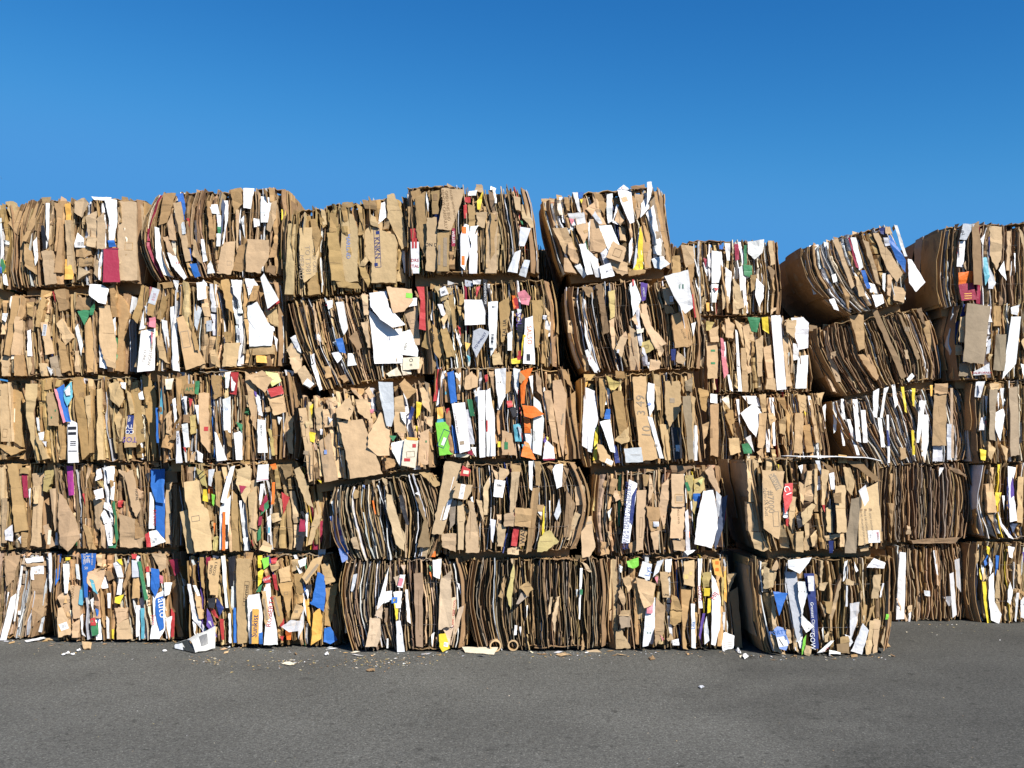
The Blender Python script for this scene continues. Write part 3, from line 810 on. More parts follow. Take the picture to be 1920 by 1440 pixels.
('4c', [(540, 566), (785, 543), (802, 700), (600, 731)], 1214, (.03, .02), dict(edge=.7, white=.12, tint=.02, flaps=5, tints='Bc'), 'leaning bale with two huge blank white sheets and a kraft flap with a green sticker', GF, '''
BL 290,1240 340,1150 400,1260 350,1330 p2; L 310,1290 400,1280 400,1380 350,1400 p2; W 320,1150 360,1130 400,1260 370,1240 p3; W 470,1270 490,1260 510,1420; W 500,1120 530,1130 540,1180 500,1160; W 645,900 700,895 730,1080 700,1130 680,1080 p2; W 580,890 620,880 620,930 590,950 p2
B 640,1160 690,1150 715,1260 670,1250 p3; W 620,1180 650,1170 680,1250; W 615,1260 670,1250 690,1290 655,1330 p3; W 730,1260 760,1260 790,1340 725,1350 p3; D 735,1150 790,1100 830,1220 800,1240 p4; L 820,1040 870,1030 885,1220 870,1220 p2; W 685,1320 700,1380 680,1340; W 460,1260 480,1330 470,1340
L 820,840 870,840 875,990 845,990 p2; L 480,900 500,1000 520,1200 490,1000; L 420,920 445,920 430,1100 405,1250; L 380,930 410,930 400,1050
W 878,950 1050,1085 1110,1080 1120,1330 920,1335 p2; W 880,830 1000,815 1020,930 1140,1060 1050,1080 960,1020 890,930 p5; L 1005,790 1180,800 1190,880 1130,960 1050,975 p7
s 1163,848 34 -4 l 1.3x1
W 1145,870 1220,865 1220,920 1150,930 p5; W 1100,1110 1170,1090 1230,1240 1225,1285 1110,1270 p2.6
t 1140,1210 18 80 E MEN
L 1125,960 1225,910 1240,1200 1210,1200 p3; C 1120,1290 1240,1285 1235,1370 1120,1380 p5
t 1178,1310 26 0 k O
t 1178,1340 22 0 k tt
L 1225,1290 1270,1290 1240,1400 1220,1400 p3
FL 370,60 420,20 500,150 460,190 410,160 p2; W 410,150 440,110 490,150 460,180 p3.4; W 470,20 500,0 550,190 530,200 p1.5; C 1000,80 1080,30 1110,90 1020,100 p3; C 1100,10 1160,0 1180,80 1120,90 p3'''),
('4d', [(792, 535), (1030, 524), (1045, 686), (802, 700)], 1218, (.01, .02), dict(edge=.35, white=.18, tint=.06, flaps=5), 'bale with a tall red strip, a pinkish wad and black and yellow lettered sheets', GF, '''
BK 1250,1210 1310,1010 1340,1150 1330,1240 p1; L 1340,780 1480,800 1440,860 1390,890 p4; W 1380,800 1420,780 1445,840 1390,855 p4.6
b 1408,825 9 20 k 3x2
K 1440,850 1480,840 1500,1120 1480,1110; W 1365,910 1400,910 1430,1000 1395,990 p3; L 1390,1020 1420,980 1440,990 1410,1070 p4; K 1330,1050 1380,1100 1400,1250 1380,1300 1340,1250 p1
t 1335,1150 16 -86 k MEEY
K 1390,1100 1430,1080 1500,1280 1430,1290 p1; K 1500,920 1535,930 1540,1040; K 1540,970 1585,1020 1560,1040 p4; W 1555,880 1680,880 1705,960 1705,1055 1560,1060 p5; G 1620,1100 1670,1080 1740,1110 1640,1290 1610,1210 p4
t 1670,1170 18 55 N TO WALLET
W 1725,895 1795,890 1790,1060 1770,1220 1735,1220 p4
b 1765,930 12 0 k 2x1
b 1755,1160 18 86 k 4x1
k 1690,730 1720,740 1715,940 1690,920
t 1704,835 16 -88 W WASHINGTON
R 1640,790 1670,780 1640,870; W 1615,740 1675,740 1670,770 1620,770; R 1505,1060 1530,1080 1530,1140; W 1490,1080 1540,1200 1530,1220 1500,1150; o 1560,1180 1600,1190 1570,1250; c 1575,1270 1600,1290 1590,1330
R 1215,785 1270,785 1285,1100 1235,1090 1245,880 p6; K 1460,1230 1500,1240 1490,1300; L 1400,880 1460,880 1470,1060 1450,1060
CK 60,900 130,850 140,950 110,1110 90,1180 75,1180
t 100,1080 26 88 k TAL UA
L 10,1270 60,1250 90,1340 20,1345; O 150,850 175,850 180,930 165,950; R 160,870 190,860 200,950 170,940 p2; p 190,830 240,810 285,860 270,920 220,910 p3; k 190,1050 240,990 245,1110 225,1240 190,1250 p1
W 185,940 220,950 200,1050 p1.5
t 198,1040 40 -88 V SOUP
Y 230,1130 250,1130 240,1260 215,1280 p2; R 185,1250 230,1230 220,1300 190,1310 p2; Y 145,1300 220,1290 220,1330 150,1335 p2; W 245,1010 300,990 315,1340 230,1335 p3
t 275,1130 34 -88 O SALSO
s 268,1290 20 0 k 1.3x2.4
K 290,880 365,880 370,970 340,1220 320,1220 p1
f 348,1010 20 0 D .8x2.4
L 380,930 420,970 420,1060; K 370,1050 420,1050 390,1330 360,1330; W 420,1150 440,1140 450,1340 420,1330; W 120,1120 155,1100 150,1240 120,1240; W 150,960 165,960 155,1100; W 0,890 50,890 40,1220 0,1280 p2
b 20,950 14 0 k 2x1
G 370,990 400,990 395,1020 370,1015 p3'''),
('4e', [(1067, 535), (1300, 521), (1316, 690), (1100, 699)], 1210, (.06, .05), dict(edge=.75, white=.1, tint=.01, flaps=6, krafts='LKKDD'), 'dark slatted bale with a large white sheet standing out over its upper right corner', GF, '''
CL 545,1025 600,1025 600,1120 550,1115 p3; W 660,870 675,880 690,1080 760,1400 740,1390 670,1130 p1; D 750,770 790,760 840,1110 800,1130 770,900 p3; D 640,790 720,790 740,870 690,860; T 835,820 885,810 880,1000 850,1020 p1; K 560,860 640,870 640,920 560,930
W 985,770 1020,740 1070,880 1010,1000 p2; R 1005,735 1020,735 1020,780 1008,780 p3; V 1065,755 1115,765 1100,880 1075,890 p2
t 1088,825 14 -82 W MOBILE
L 1045,910 1110,900 1140,1060 1250,1190 1170,1230 1100,1080 p3; L 1000,1020 1030,980 1050,1080 p3; C 1035,1090 1090,1080 1085,1110 1040,1120 p4; L 885,1230 920,1140 970,1150 930,1290 p5
s 905,1245 16 -10 G 1x1.6
L 985,1060 1030,1100 1060,1270 1055,1380 990,1380 p1; L 1155,1170 1180,1160 1230,1240 1200,1290 p3; T 1060,1180 1150,1160 1160,1230 1080,1280; L 1135,1300 1200,1310 1200,1370 1130,1385 p2
L 1220,800 1285,800 1305,910 1240,915 p3
s 1284,873 24 0 W 1x1.7
b 1284,873 14 0 R 1x2
K 1230,910 1290,930 1310,970 1250,980; K 1285,990 1340,970 1420,1210 1310,1220 p2
t 1370,1120 16 -66 D ALPINE
K 1340,960 1380,950 1430,1200 1410,1210 p1; N 1280,1230 1315,1230 1310,1310 1285,1310 p2; L 1325,1240 1390,1300 1370,1340 1320,1320 p2; W 1425,1050 1460,1035 1440,1140; R 1430,840 1440,840 1460,1000 1450,1010; W 670,1240 690,1230 770,1370 740,1400 700,1340 p3
K 650,1270 690,1280 700,1380 670,1390 p2; W 1100,1330 1130,1320 1125,1370 p3; L 920,1150 960,1100 980,1160; L 840,1030 880,1010 890,1300 860,1200
W 1235,710 1400,670 1435,940 1380,980 1310,870 p10'''),
('4f', [(1316, 598), (1508, 594), (1520, 734), (1322, 736)], 1165, (.0, .02), dict(edge=.3, white=.15, tint=.03, flaps=6, krafts='LLLLK'), 'set back bale with one long white board and a green folded cloth on top', GR, '''
CL 1640,1080 1690,1000 1730,1080 1690,1160 p2; T 1530,1030 1590,1040 1560,1100 1530,1100; L 1530,1180 1620,1180 1610,1440 1540,1440 p1
s 1580,1240 30 0 g 1x.5
s 1580,1330 30 0 g 1x.5
L 1550,1100 1620,1060 1620,1180 1560,1180; W 1740,1100 1750,1100 1770,1350 1755,1350; p 1630,1150 1650,1160 1690,1400 1660,1440 1640,1300; W 1650,1180 1665,1180 1680,1350 1665,1330
Dg 145,700 225,705 205,800 170,790 p2; Y 232,705 270,700 280,810 240,780 p1; W 290,695 350,690 395,1165 335,1170 p3; W 425,705 500,700 535,740 530,900 470,910 p3; W 470,950 535,945 520,1160 450,1160 p2; L 190,850 240,820 240,1080 210,1085 p1
L 110,760 170,740 190,860 150,1020 130,900; L 240,900 290,880 310,1090 330,1180 280,1160 p1; L 0,710 60,750 50,840 0,830 p2; L 390,720 460,720 440,840 390,800 p4; W 65,780 80,790 105,1180 80,1180 p1; L 270,1060 320,1100 325,1170 260,1165; W 15,1070 30,1070 50,1180 30,1170
L 100,900 130,900 150,1180 110,1180; L 370,830 410,830 400,1000 430,1140 390,1150; L 60,720 110,750 120,900'''),
('4g', [(1527, 614), (1734, 577), (1768, 710), (1584, 741)], 1165, (.08, .07), dict(edge=1.0, white=.02, tint=0, flaps=1, krafts='KKDDDL', rim=5, wig=.012, sag=-.2), 'dark brown bale of leaning edge on sheets under the tilted top bale', GR, '''
DK 800,690 890,680 895,900 860,920 830,800 p1; L 675,930 710,920 710,950 680,970 p3; K 860,940 930,940 985,1080 970,1110 900,1010 p1; L 630,790 650,790 740,1120 710,1120 650,950 p1; W 1165,1100 1200,1060 1215,1080 1180,1120; L 1150,910 1170,910 1180,970 1160,970; D 940,650 975,650 1170,1080 1140,1100 1050,900 p1
D 1230,650 1260,640 1290,760 1270,740; K 1260,740 1310,720 1350,880 1330,960; L 650,1080 720,1190 690,1180; D 1110,680 1130,690 1250,960 1230,980'''),
('4h', [(1795, 570), (2000, 566), (2000, 712), (1795, 712)], 1168, (.05, .03), dict(edge=.35, white=.2, tint=.02, flaps=3, krafts='LKKE'), 'bale with a wide grey brown cardboard panel below the orange and maroon carton bale', GR, '''
DN 1530,620 1555,615 1540,690 1510,700; N 1470,740 1505,720 1500,880 1465,870; E 1500,1000 1590,1000 1590,1080 1500,1080; W 1600,1050 1690,1000 1700,1070 1600,1075 p2
t 1648,1060 15 0 R CALIFORNIA
E 1560,610 1720,625 1660,1005 1520,990 p5; L 1515,700 1560,690 1550,865 1505,860 p5; L 1480,880 1520,885 1525,945 1475,945 p5; E 1750,810 1830,810 1790,1050 1725,1040 p3; W 1830,700 1895,700 1870,1000 1780,1100 1800,950 p2
K 1730,630 1770,630 1770,760 1720,760 p1; W 1835,640 1890,620 1880,690 1840,680 p3; G 1685,850 1705,840 1700,930 1680,940; L 1690,930 1720,940 1700,990; W 1900,1000 1940,1010 1920,1110; L 1900,860 1950,800 1940,950'''),
# ------------------------------------------------ third row
('3a', [(-195, 712), (44, 716), (50, 862), (-195, 866)], 1201, (.02, .05), dict(edge=.2, white=.02, tint=0, flaps=5, fw=1.5), 'half seen bale at the left edge with one wide taped cardboard box face', GF, '''
EL -80,150 -10,140 0,560 -80,560; K 0,580 170,620 80,660 0,600 p2; D 0,600 60,640 20,690; L 0,150 55,150 75,560 0,560 p2
f 30,500 20 -5 D 1.6x3
f -2,215 20 0 k 1.4x2
K 80,150 115,160 150,250 165,600 100,560 p1
s 103,375 9 2 C 1x11
t 40,375 20 80 C L11
L 60,140 75,140 95,560 78,560 p2'''),
('3b', [(54, 712), (290, 704), (294, 864), (62, 868)], 1206, (.02, .0), dict(edge=.4, white=.06, tint=.02, flaps=5, fw=1.2), 'bale with a blue and teal carton and a white label with black bands', GF, '''
EL 190,150 270,150 265,240 235,360 295,690 250,715 185,380 p2; L 245,520 275,520 340,680 300,690 p2.5; L 325,220 370,210 415,330 415,450 340,445 p2
s 395,340 10 0 g 1x1.5
s 365,390 10 0 g 1x1.5
B 390,190 450,150 500,380 510,420 460,420 p4; p 385,185 400,190 470,420 455,430 p4.8; c 450,190 500,130 515,240 480,310 450,240 p5; W 455,200 495,160 500,230 470,235 p6; W 475,430 500,405 545,430 570,710 490,712 p4
s 510,465 22 1 k 2.8x1
s 512,503 20 1 k 3x1
s 522,560 6 0 k 7x1
s 522,573 6 0 k 7x1
s 522,586 6 0 k 7x1
s 522,628 8 0 k 8x.8
K 510,110 570,100 600,200 640,650 590,690 530,300 p1; L 690,190 720,180 740,690 700,695; L 765,150 840,125 885,250 850,320 780,260 p4; W 855,140 895,140 890,190 865,180; L 800,310 880,400 880,560 850,560 800,380 p1; L 900,200 930,220 960,360 930,370; L 890,380 960,380 975,600 890,605 p4
s 921,440 46 -2 N 1x2.9
t 921,490 30 180 W CO
t 918,452 30 180 W TV
s 915,400 24 0 W .7x1.6
t 925,545 40 180 V TOS
K 905,140 970,130 1000,300 1040,560 980,590 940,280 p3
t 1027,485 30 0 k @
f 965,180 16 -5 k 1.4x3
K 1020,90 1060,100 1110,200 1105,680 1080,660 1040,330 p1; W 980,220 1010,200 1025,260 990,260 p3.5; K 640,180 660,190 660,640 630,640; W 275,500 310,490 310,550 280,555; W 255,390 275,390 285,490 265,480; G 300,560 330,560 330,600; L 610,240 650,230 640,660; K 1030,200 1060,210 1060,300 1040,300 p3.5
K 420,450 460,440 470,690 430,690 p1.5'''),
('3c', [(294, 702), (545, 696), (558, 860), (298, 868)], 1213, (.0, .03), dict(edge=.35, white=.25, tint=.1, flaps=5, tints='gRcB'), 'bale with a steel blue strip and a long white cone of folded card', GF, '''
EC 1170,115 1235,110 1220,190 1180,190; c 1140,180 1175,170 1140,430 1120,420 p1; B 1100,320 1115,320 1130,570 1115,570; g 1385,130 1420,130 1410,230 1385,220; K 1310,155 1380,150 1380,225 1310,220 p2
t 1345,190 30 0 g AM
W 1295,440 1340,430 1350,600 1310,600; W 1385,300 1415,300 1410,440; D 1300,370 1370,365 1370,430 1300,425 p1; R 1340,250 1370,260 1350,320; L 1410,215 1480,215 1480,450 1490,640 1430,560 1410,330 p2
s 1466,470 30 0 R 1x1
K 1500,90 1570,90 1565,240 1520,260
f 1545,190 24 -20 E 1x3
W 1580,260 1640,240 1640,500 1590,480 p2; W 1600,70 1640,60 1620,180 1600,180; R 1640,70 1700,70 1680,230 1630,220 p1; W 1640,100 1685,95 1662,200 1645,200 p2; W 1525,490 1540,500 1620,690 1545,700 p5; W 1660,500 1720,480 1725,690 1680,690 p1
K 1600,480 1620,480 1640,600 1620,590
g 1675,420 1725,440 1720,500 p2; L 1735,60 1819,120 1819,480 1790,440 1760,250; W 1400,620 1440,650 1440,710 1405,700; G 1250,440 1265,430 1300,710 1255,715 p1
t 1262,540 14 -88 k NATION
L 1175,380 1215,340 1210,520 1180,500; K 1250,110 1290,100 1280,380 1255,330; W 1225,260 1245,250 1260,400 1240,430; L 1355,660 1390,630 1380,710 1350,710; W 1300,240 1330,240 1320,360; T 1350,380 1390,370 1390,500 1360,510; R 1300,600 1320,600 1320,640
FL 10,100 120,55 195,120 140,215 p4; y 140,60 230,75 255,130 190,170 p2; R 160,190 255,160 270,220 185,245 p4; L 155,235 270,225 285,350 205,375 p3; W 85,400 140,410 160,640 90,640 p3
t 112,480 14 -86 k MATTEO
K 290,120 330,100 370,300 340,330 p1; L 265,460 300,350 345,400 340,650 310,640 p1; W 350,490 380,480 370,690 345,680; T 165,470 190,480 210,660 190,660; W 70,220 100,240 120,380 90,370 p2; L 140,320 170,310 175,345 145,350 p2; V 60,200 78,210 90,300; W 225,380 260,390 240,440'''),
('3d', [(566, 742), (800, 716), (813, 876), (580, 908)], 1220, (.0, .01), dict(edge=.15, white=.1, tint=.04, flaps=5, tints='YgB', krafts='LLLK'), 'tilted pale brown bale with a big flat cardboard sheet and a leaf shaped flap', GF, '''
FL 380,325 430,320 480,600 540,750 530,820 450,850 p2
t 398,405 44 0 k 2
f 415,480 30 0 D 1x3
s 430,640 26 -10 E 1.3x1
f 440,680 26 -10 E 1.6x2
f 460,760 22 -10 E 1.6x3
Y 455,310 480,290 470,400 455,390; Y 455,490 500,500 490,570 460,560 p2; S 420,270 450,270 440,340 420,340 p2; L 490,330 550,300 560,500 510,480; L 550,330 630,320 620,450 560,460 p1; L 520,560 600,500 660,830 560,850 p1; L 640,330 740,240 770,330 740,410 650,390 p4
t 740,330 20 20 k A
L 570,270 640,240 660,290 590,330 p2; L 780,260 870,260 900,430 800,350 p2; L 850,200 880,170 920,240 890,260; L 650,420 830,400 890,560 980,790 745,825 700,600 p5; L 960,350 1025,480 1025,660 940,660 870,600 880,500 p7; c 880,700 930,690 930,715 885,720 p6
L 1060,250 1120,230 1140,500 1060,495 p2; G 945,135 1050,140 1060,380 1040,455 1005,450 960,260 p6; K 1090,150 1130,110 1220,200 1150,260 p4; L 1240,180 1290,175 1320,360 1260,300 p1; N 1180,310 1205,330 1180,410 1155,400 p2
Y 1215,275 1255,285 1240,370 1215,400 p2; W 1100,350 1140,355 1140,440 1110,400 p3; L 1270,380 1335,380 1325,460 1280,430 p3; L 1240,500 1310,470 1300,720 1225,730 p1
s 1285,560 10 0 g 1x1.5
g 1020,515 1075,520 1050,560 p2; L 1080,500 1130,500 1120,560; W 1040,570 1130,550 1140,600 1100,740 1040,620 p3; C 1130,540 1230,550 1210,750 1110,730 p5
s 1185,541 10 -5 o 8x2
s 1200,590 26 0 R 1x1
s 1150,690 22 0 R 2x1
f 1175,650 30 4 E 2x1.4
p 885,330 915,330 910,360 885,355 p3; W 530,470 555,475 555,510 530,510; Y 510,830 540,840 540,858 p2; G 585,380 620,400 600,430 p3; H 560,620 580,620 580,650 560,650; Y 1210,450 1225,450 1220,500; K 980,670 1080,690 1060,740 1000,760 p2'''),
('3e', [(819, 690), (1062, 690), (1086, 860), (824, 860)], 1220, (.02, .0), dict(edge=.2, white=.35, tint=.08, flaps=4, tints='ORBg'), 'brightest bale, with a lime green carton on its left and crumpled bright orange paper', GF, '''
FR 1365,45 1400,40 1375,270 1335,275 p3; B 1430,70 1480,55 1505,280 1460,290 p3; W 1400,60 1425,55 1430,160 1400,220 1390,280 1355,310; c 1420,200 1440,200 1440,230 1420,230 p2; o 1360,320 1415,310 1415,390 1365,400 p3; c 1365,398 1430,398 1430,422 1360,425 p3; l 1350,425 1440,420 1475,650 1380,660 p4
s 1410,560 22 70 W 2.6x1
f 1410,540 26 68 N 5x2
R 1425,330 1450,320 1465,430 1445,430; B 1465,440 1485,460 1515,640 1490,645 p1; W 1465,290 1560,280 1600,620 1525,645 p4
t 1500,430 12 -80 E LA PANIFERA BREAD
s 1540,570 26 10 E 1.2x1
G 1550,340 1590,330 1630,580 1590,580 p1; g 1575,260 1610,260 1630,380 1600,380; W 1620,190 1665,170 1650,330; W 1650,200 1705,195 1705,670 1665,675 p5; W 1710,200 1740,180 1775,480 1775,665 1715,665 p3
s 1718,450 9 0 R 1x9
L 1560,110 1610,60 1650,110 1650,170 1600,190 1560,190 p2; W 1490,70 1530,70 1525,200; M 1560,640 1610,620 1620,660; W 1600,600 1640,600 1640,670; C 1480,650 1600,650 1580,670 1490,670; W 1785,60 1819,40 1819,260; R 1700,90 1720,80 1725,130 1705,140; L 1730,60 1765,60 1770,250
GW 30,45 110,40 105,240 60,330 40,200 p2; K 100,60 150,60 140,200 100,230; W 160,40 210,50 190,230 170,180 p1; K 205,60 250,110 220,150 205,140 p4; O 210,60 300,35 250,160 240,290 215,290 p3; O 235,390 280,395 285,500 240,500 p2; O 225,300 310,310 380,365 290,395 240,380 p6
W 240,470 290,470 300,640 260,640 p1; O 240,560 270,570 320,690 215,665 p3; W 270,100 300,90 300,230; R 115,270 150,270 160,310 120,320 p2; k 130,310 180,320 180,380 160,390 p1; W 305,240 350,280 380,400 360,660 300,640 p2
t 310,520 12 -86 E VOLUSOL
c 160,440 210,430 220,560 175,560 p1; G 190,450 220,470 215,540 p2; L 80,480 150,500 180,660 80,655 p1
s 110,590 26 0 g 1x2
L 440,130 500,120 540,240 520,690 500,600 450,330 p2
s 510,400 10 -10 E 1x8
K 545,255 600,200 630,680 530,690 p1; W 390,540 450,600 455,680 370,685 p2; M 375,682 455,680 455,692 375,694 p3; L 380,200 430,200 480,580 440,560 p1; W 0,250 25,350 35,660 0,665 p2; Y 50,560 70,560 70,600 50,600; c 220,580 250,580 230,610 p3; L 320,60 360,120 370,240 330,200; K 500,70 540,60 590,200; V 375,550 390,520 395,560 380,570; Y 395,525 410,530 405,560'''),
('3f', [(1089, 706), (1300, 698), (1322, 866), (1099, 876)], 1216, (.02, .0), dict(edge=.3, white=.1, tint=.03, flaps=4), 'bale with the handwritten number 10 349 on a tall cardboard side', GF, '''
Go 640,150 690,135 660,250 650,500 630,490 p3
t 650,285 22 86 k PUMBAFELA
W 670,170 740,200 765,400 700,620 650,590 655,400 p4; W 700,230 765,240 720,640 690,630 p3; L 615,430 640,430 640,560 620,550; L 610,570 640,570 700,740 660,730 p1; Y 745,470 765,450 755,690 725,695; B 820,330 850,330 850,400 805,400 p2; L 755,570 800,590 870,700 860,740 770,690 p4
s 843,705 20 -25 W 2.6x1.6
b 843,705 12 -25 k 3x1.6
W 775,420 850,400 885,640 850,630 800,480 p3
f 838,440 26 -8 E 1x1.6
N 865,570 895,600 920,710 885,715 p1; K 770,110 820,120 800,260; K 770,130 830,200 800,400 780,380; T 820,90 925,150 880,195 850,190 p3; K 860,200 930,200 985,550 920,560 p1; L 880,550 980,450 985,560 930,580 p2
L 1010,100 1105,95 1140,330 1200,680 1080,700 1050,560 1020,300 p3
t 1068,270 62 88 E 49
t 1073,355 60 86 E 3
t 1110,490 64 86 E 10
W 1120,140 1165,150 1160,330 1130,380 1110,240 p4
s 1128,295 22 45 H 1x1
W 1115,380 1150,390 1230,680 1200,680 p4; k 1110,400 1135,410 1125,440; G 945,610 1070,600 1085,705 960,710 p5
s 1030,655 90 0 E .8x.02
L 1240,130 1350,135 1350,340 1270,460 1240,360 p1
s 1290,268 34 0 E 1x1
L 1200,440 1260,440 1280,690 1240,690 p1; E 1365,240 1420,235 1440,680 1400,690 p12; k 1280,460 1350,460 1360,680 1300,690 p0; G 1315,585 1345,585 1340,635 1315,630 p1.5; L 1430,230 1460,250 1440,560 1430,540; E 1380,130 1440,100 1430,210 1390,200; L 1160,80 1200,90 1210,340 1180,340; K 1160,200 1190,210 1200,400; K 1350,80 1380,120 1370,220'''),
('3g', [(1330, 740), (1535, 736), (1555, 866), (1336, 870)], 1165, (.0, .02), dict(edge=.25, white=.12, tint=.04, flaps=6, tints='RRg', krafts='LLLKK'), 'set back bale above the jutting stack with a white diamond shaped sheet on its left', GR, '''
GK 1475,180 1555,200 1530,350 1500,330 p4; L 1560,300 1620,290 1615,670 1560,660 p3
s 1568,500 22 0 D .8x3
W 1560,220 1610,225 1610,290 1560,285 p3; L 1500,440 1550,420 1540,500 1450,640 p3; L 1450,570 1540,580 1500,680 1450,680 p2; C 1640,260 1690,230 1700,330
HW 70,200 90,200 95,380; W 130,450 160,430 185,540; L 215,290 265,290 260,440 240,520 205,510 210,430 p2; W 110,180 200,180 230,250 150,230; L 215,170 260,165 265,280 240,290; K 0,300 30,280 50,440; W 100,290 190,220 235,290 195,445 150,390 p4; g 105,490 165,480 170,550 120,550; W 300,190 315,190 320,500 305,500; W 283,190 294,190 294,280
HL 345,340 390,310 385,430 350,420 p2; K 330,190 380,190 400,300; L 460,170 520,180 520,280 480,290 p2
f 500,240 24 -30 D 1.6x1
L 450,290 500,290 500,360 490,550 440,545 p1.5; K 500,370 540,360 570,540 520,545; W 625,250 645,230 640,390 630,400; L 590,160 640,155 610,240 580,230 p2; L 540,200 560,200 600,480 580,480
HL 20,450 90,450 100,540 30,560 p1; L 270,290 310,290 330,330 290,370 p2; K 385,250 420,300 410,500; L 600,280 640,400 620,530 600,500; L 200,540 240,510 250,590 p3; W 260,400 290,390 285,540 265,540; Y 505,270 520,290 515,310 p3'''),
('3h', [(1562, 752), (1800, 722), (1815, 862), (1632, 878)], 1165, (.05, .08), dict(edge=.95, white=.6, tint=.0, flaps=1, rim=4, sag=-.15), 'bale of upright stacked white sheets with yellow and black strips and a tall brown board', GR, '''
HW 690,220 715,215 715,400 700,420; W 740,200 760,200 770,330 745,330; W 775,330 800,330 860,560 840,560 p1; W 820,200 850,200 870,480 840,470 p1; W 870,270 900,270 920,480 890,480 p1; W 950,150 990,130 980,320 950,310 p1; W 1020,130 1050,120 1030,180 1010,320 995,320; W 980,320 1005,320 1030,510 1005,510
HW 1070,110 1090,105 1110,230 1090,260 p1; Y 1132,120 1152,120 1165,290 1152,280 p1; Y 1200,130 1222,130 1212,250 1202,240 p1; Y 1196,400 1212,400 1222,560 1208,560 p1; W 1245,210 1290,210 1240,480 1225,480; W 1260,300 1305,300 1310,480 1290,600 1265,560 p1; K 1345,165 1425,165 1415,500 1325,500 p4; K 1345,100 1430,98 1428,165 1345,165 p4
HG 1335,500 1395,500 1395,600 1330,600; G 1420,360 1450,360 1450,590 1425,590; N 1035,400 1050,400 1060,500 1045,500; o 1315,110 1335,110 1335,180 1320,180; W 1040,300 1055,300 1060,610 1045,610; L 1440,130 1455,130 1470,580 1450,580; k 1240,220 1250,220 1250,290; W 720,260 735,260 770,500 755,500'''),
('3i', [(1828, 716), (2060, 714), (2060, 866), (1832, 868)], 1168, (.03, .03), dict(edge=.5, white=.18, tint=.03, flaps=4, krafts='LKKD', tints='Yk'), 'bale with a crumpled white bag at its top left and a yellow scrap below', GR, '''
HE 1690,140 1745,140 1735,330 1755,470 1700,460 p3; W 1610,90 1665,85 1640,190 1605,185 p3; G 1625,110 1655,120 1640,170 p4; W 1730,290 1790,260 1800,300 1760,470 1735,400 p2; W 1645,320 1675,310 1660,400 1630,400 p2; Y 1640,520 1685,530 1670,595 1645,590 p3; L 1690,470 1740,520 1710,590 1690,560 p1
HW 1745,160 1760,160 1755,280; L 1770,490 1820,520 1810,600 p1; W 1665,180 1685,180 1680,300; E 1820,130 1880,120 1890,560 1830,570; L 1700,100 1760,100 1760,140 1700,140; k 1890,350 1905,350 1905,480 1890,480; W 1765,130 1790,130 1780,260; R 1670,340 1680,340 1680,380'''),
# ------------------------------------------------ second row
('2a', [(-155, 872), (92, 872), (84, 1030), (-155, 1034)], 1201, (.02, .0), dict(edge=.25, white=.06, tint=.03, flaps=6, tints='M'), 'bale at the left edge with two long plain cardboard strips and a small mauve box', GF, '''
EK 50,720 120,720 195,1190 110,1205 80,900 p2; L 0,750 30,740 40,1180 0,1150; M 150,800 190,790 200,960 170,960 p1; L 230,790 310,780 290,1310 215,1300 240,1000 p1; K 140,740 200,750 200,790 140,790 p2; G 40,1190 90,1150 90,1270 40,1260; W 125,1250 150,1230 150,1290; W 200,900 215,890 210,1050; L 240,880 280,870 270,1000 240,1000 p3
L -60,740 -10,740 -10,1100 -60,1100; K -160,800 -80,780 -90,1200 -150,1190; L 20,960 60,960 50,1280 10,1280; K 145,1200 200,1210 190,1310 150,1310'''),
('2b', [(90, 874), (330, 868), (335, 1026), (100, 1030)], 1205, (.0, .02), dict(edge=.35, white=.14, tint=.04, flaps=5, tints='gR'), 'bale with a tall bright blue sheet on its right and a magenta strip', GF, '''
ET 320,770 400,760 330,920 300,910 p2
f 335,810 16 15 D 4x1.6
P 470,735 520,735 525,940 485,945 p3; L 300,1160 340,1145 395,1300 355,1315 p4
s 352,1240 26 0 C 1x4
f 352,1240 26 0 E 1x4
L 400,920 430,940 540,1110 580,1240 490,1340 430,1300 400,1100 p3; L 350,900 400,890 420,1100 380,1200 p1; W 690,760 720,750 730,820 680,840 p2; W 755,740 810,735 810,840 765,860 p2; W 670,910 730,890 740,960 690,975 p4; W 790,850 815,850 810,980 780,970 p1; W 720,1080 740,1040 795,1130 740,1145 p2
W 740,990 790,1010 805,1070 735,1030 p3
f 785,1035 14 -20 R 2x1.4
W 745,1150 790,1130 800,1300 770,1300 p2
t 778,1230 14 -84 k HENRY
g 800,990 820,980 840,1250 820,1300; g 770,1310 830,1290 820,1320; T 690,840 740,840 740,900; L 660,970 730,980 720,1200 680,1180 p1; L 840,760 880,770 900,860; L 880,780 940,760 1000,1040 970,1100 930,1020 p2
t 970,940 18 -84 k NOPAL
L 850,1075 965,1110 960,1250 1030,1240 1000,1320 850,1310 p3; K 965,1110 1030,1240 960,1250 p4; B 1065,760 1165,755 1170,1000 1110,990 1070,880 p3; B 1100,980 1170,960 1175,1250 1110,1190 p3
s 1155,985 26 0 W 1x1
W 1060,920 1090,930 1100,1180 1060,1180 p2
t 1100,1100 20 -88 R SUNNYU
W 1060,1200 1110,1190 1180,1270 1070,1310 p5; R 1030,1220 1062,1200 1075,1310 1045,1310 p5; L 1175,850 1220,845 1220,1000 1215,1285 1185,1285 p2; D 1165,770 1260,770 1265,850 1170,850 p1; D 1230,860 1260,860 1270,1310 1220,1310 p1
K 590,1150 640,1180 670,1330 630,1330 p1; R 585,930 600,930 605,1020; L 620,740 650,750 600,920; L 720,1150 760,1160 740,1320 720,1300; k 1035,790 1065,780 1060,860'''),
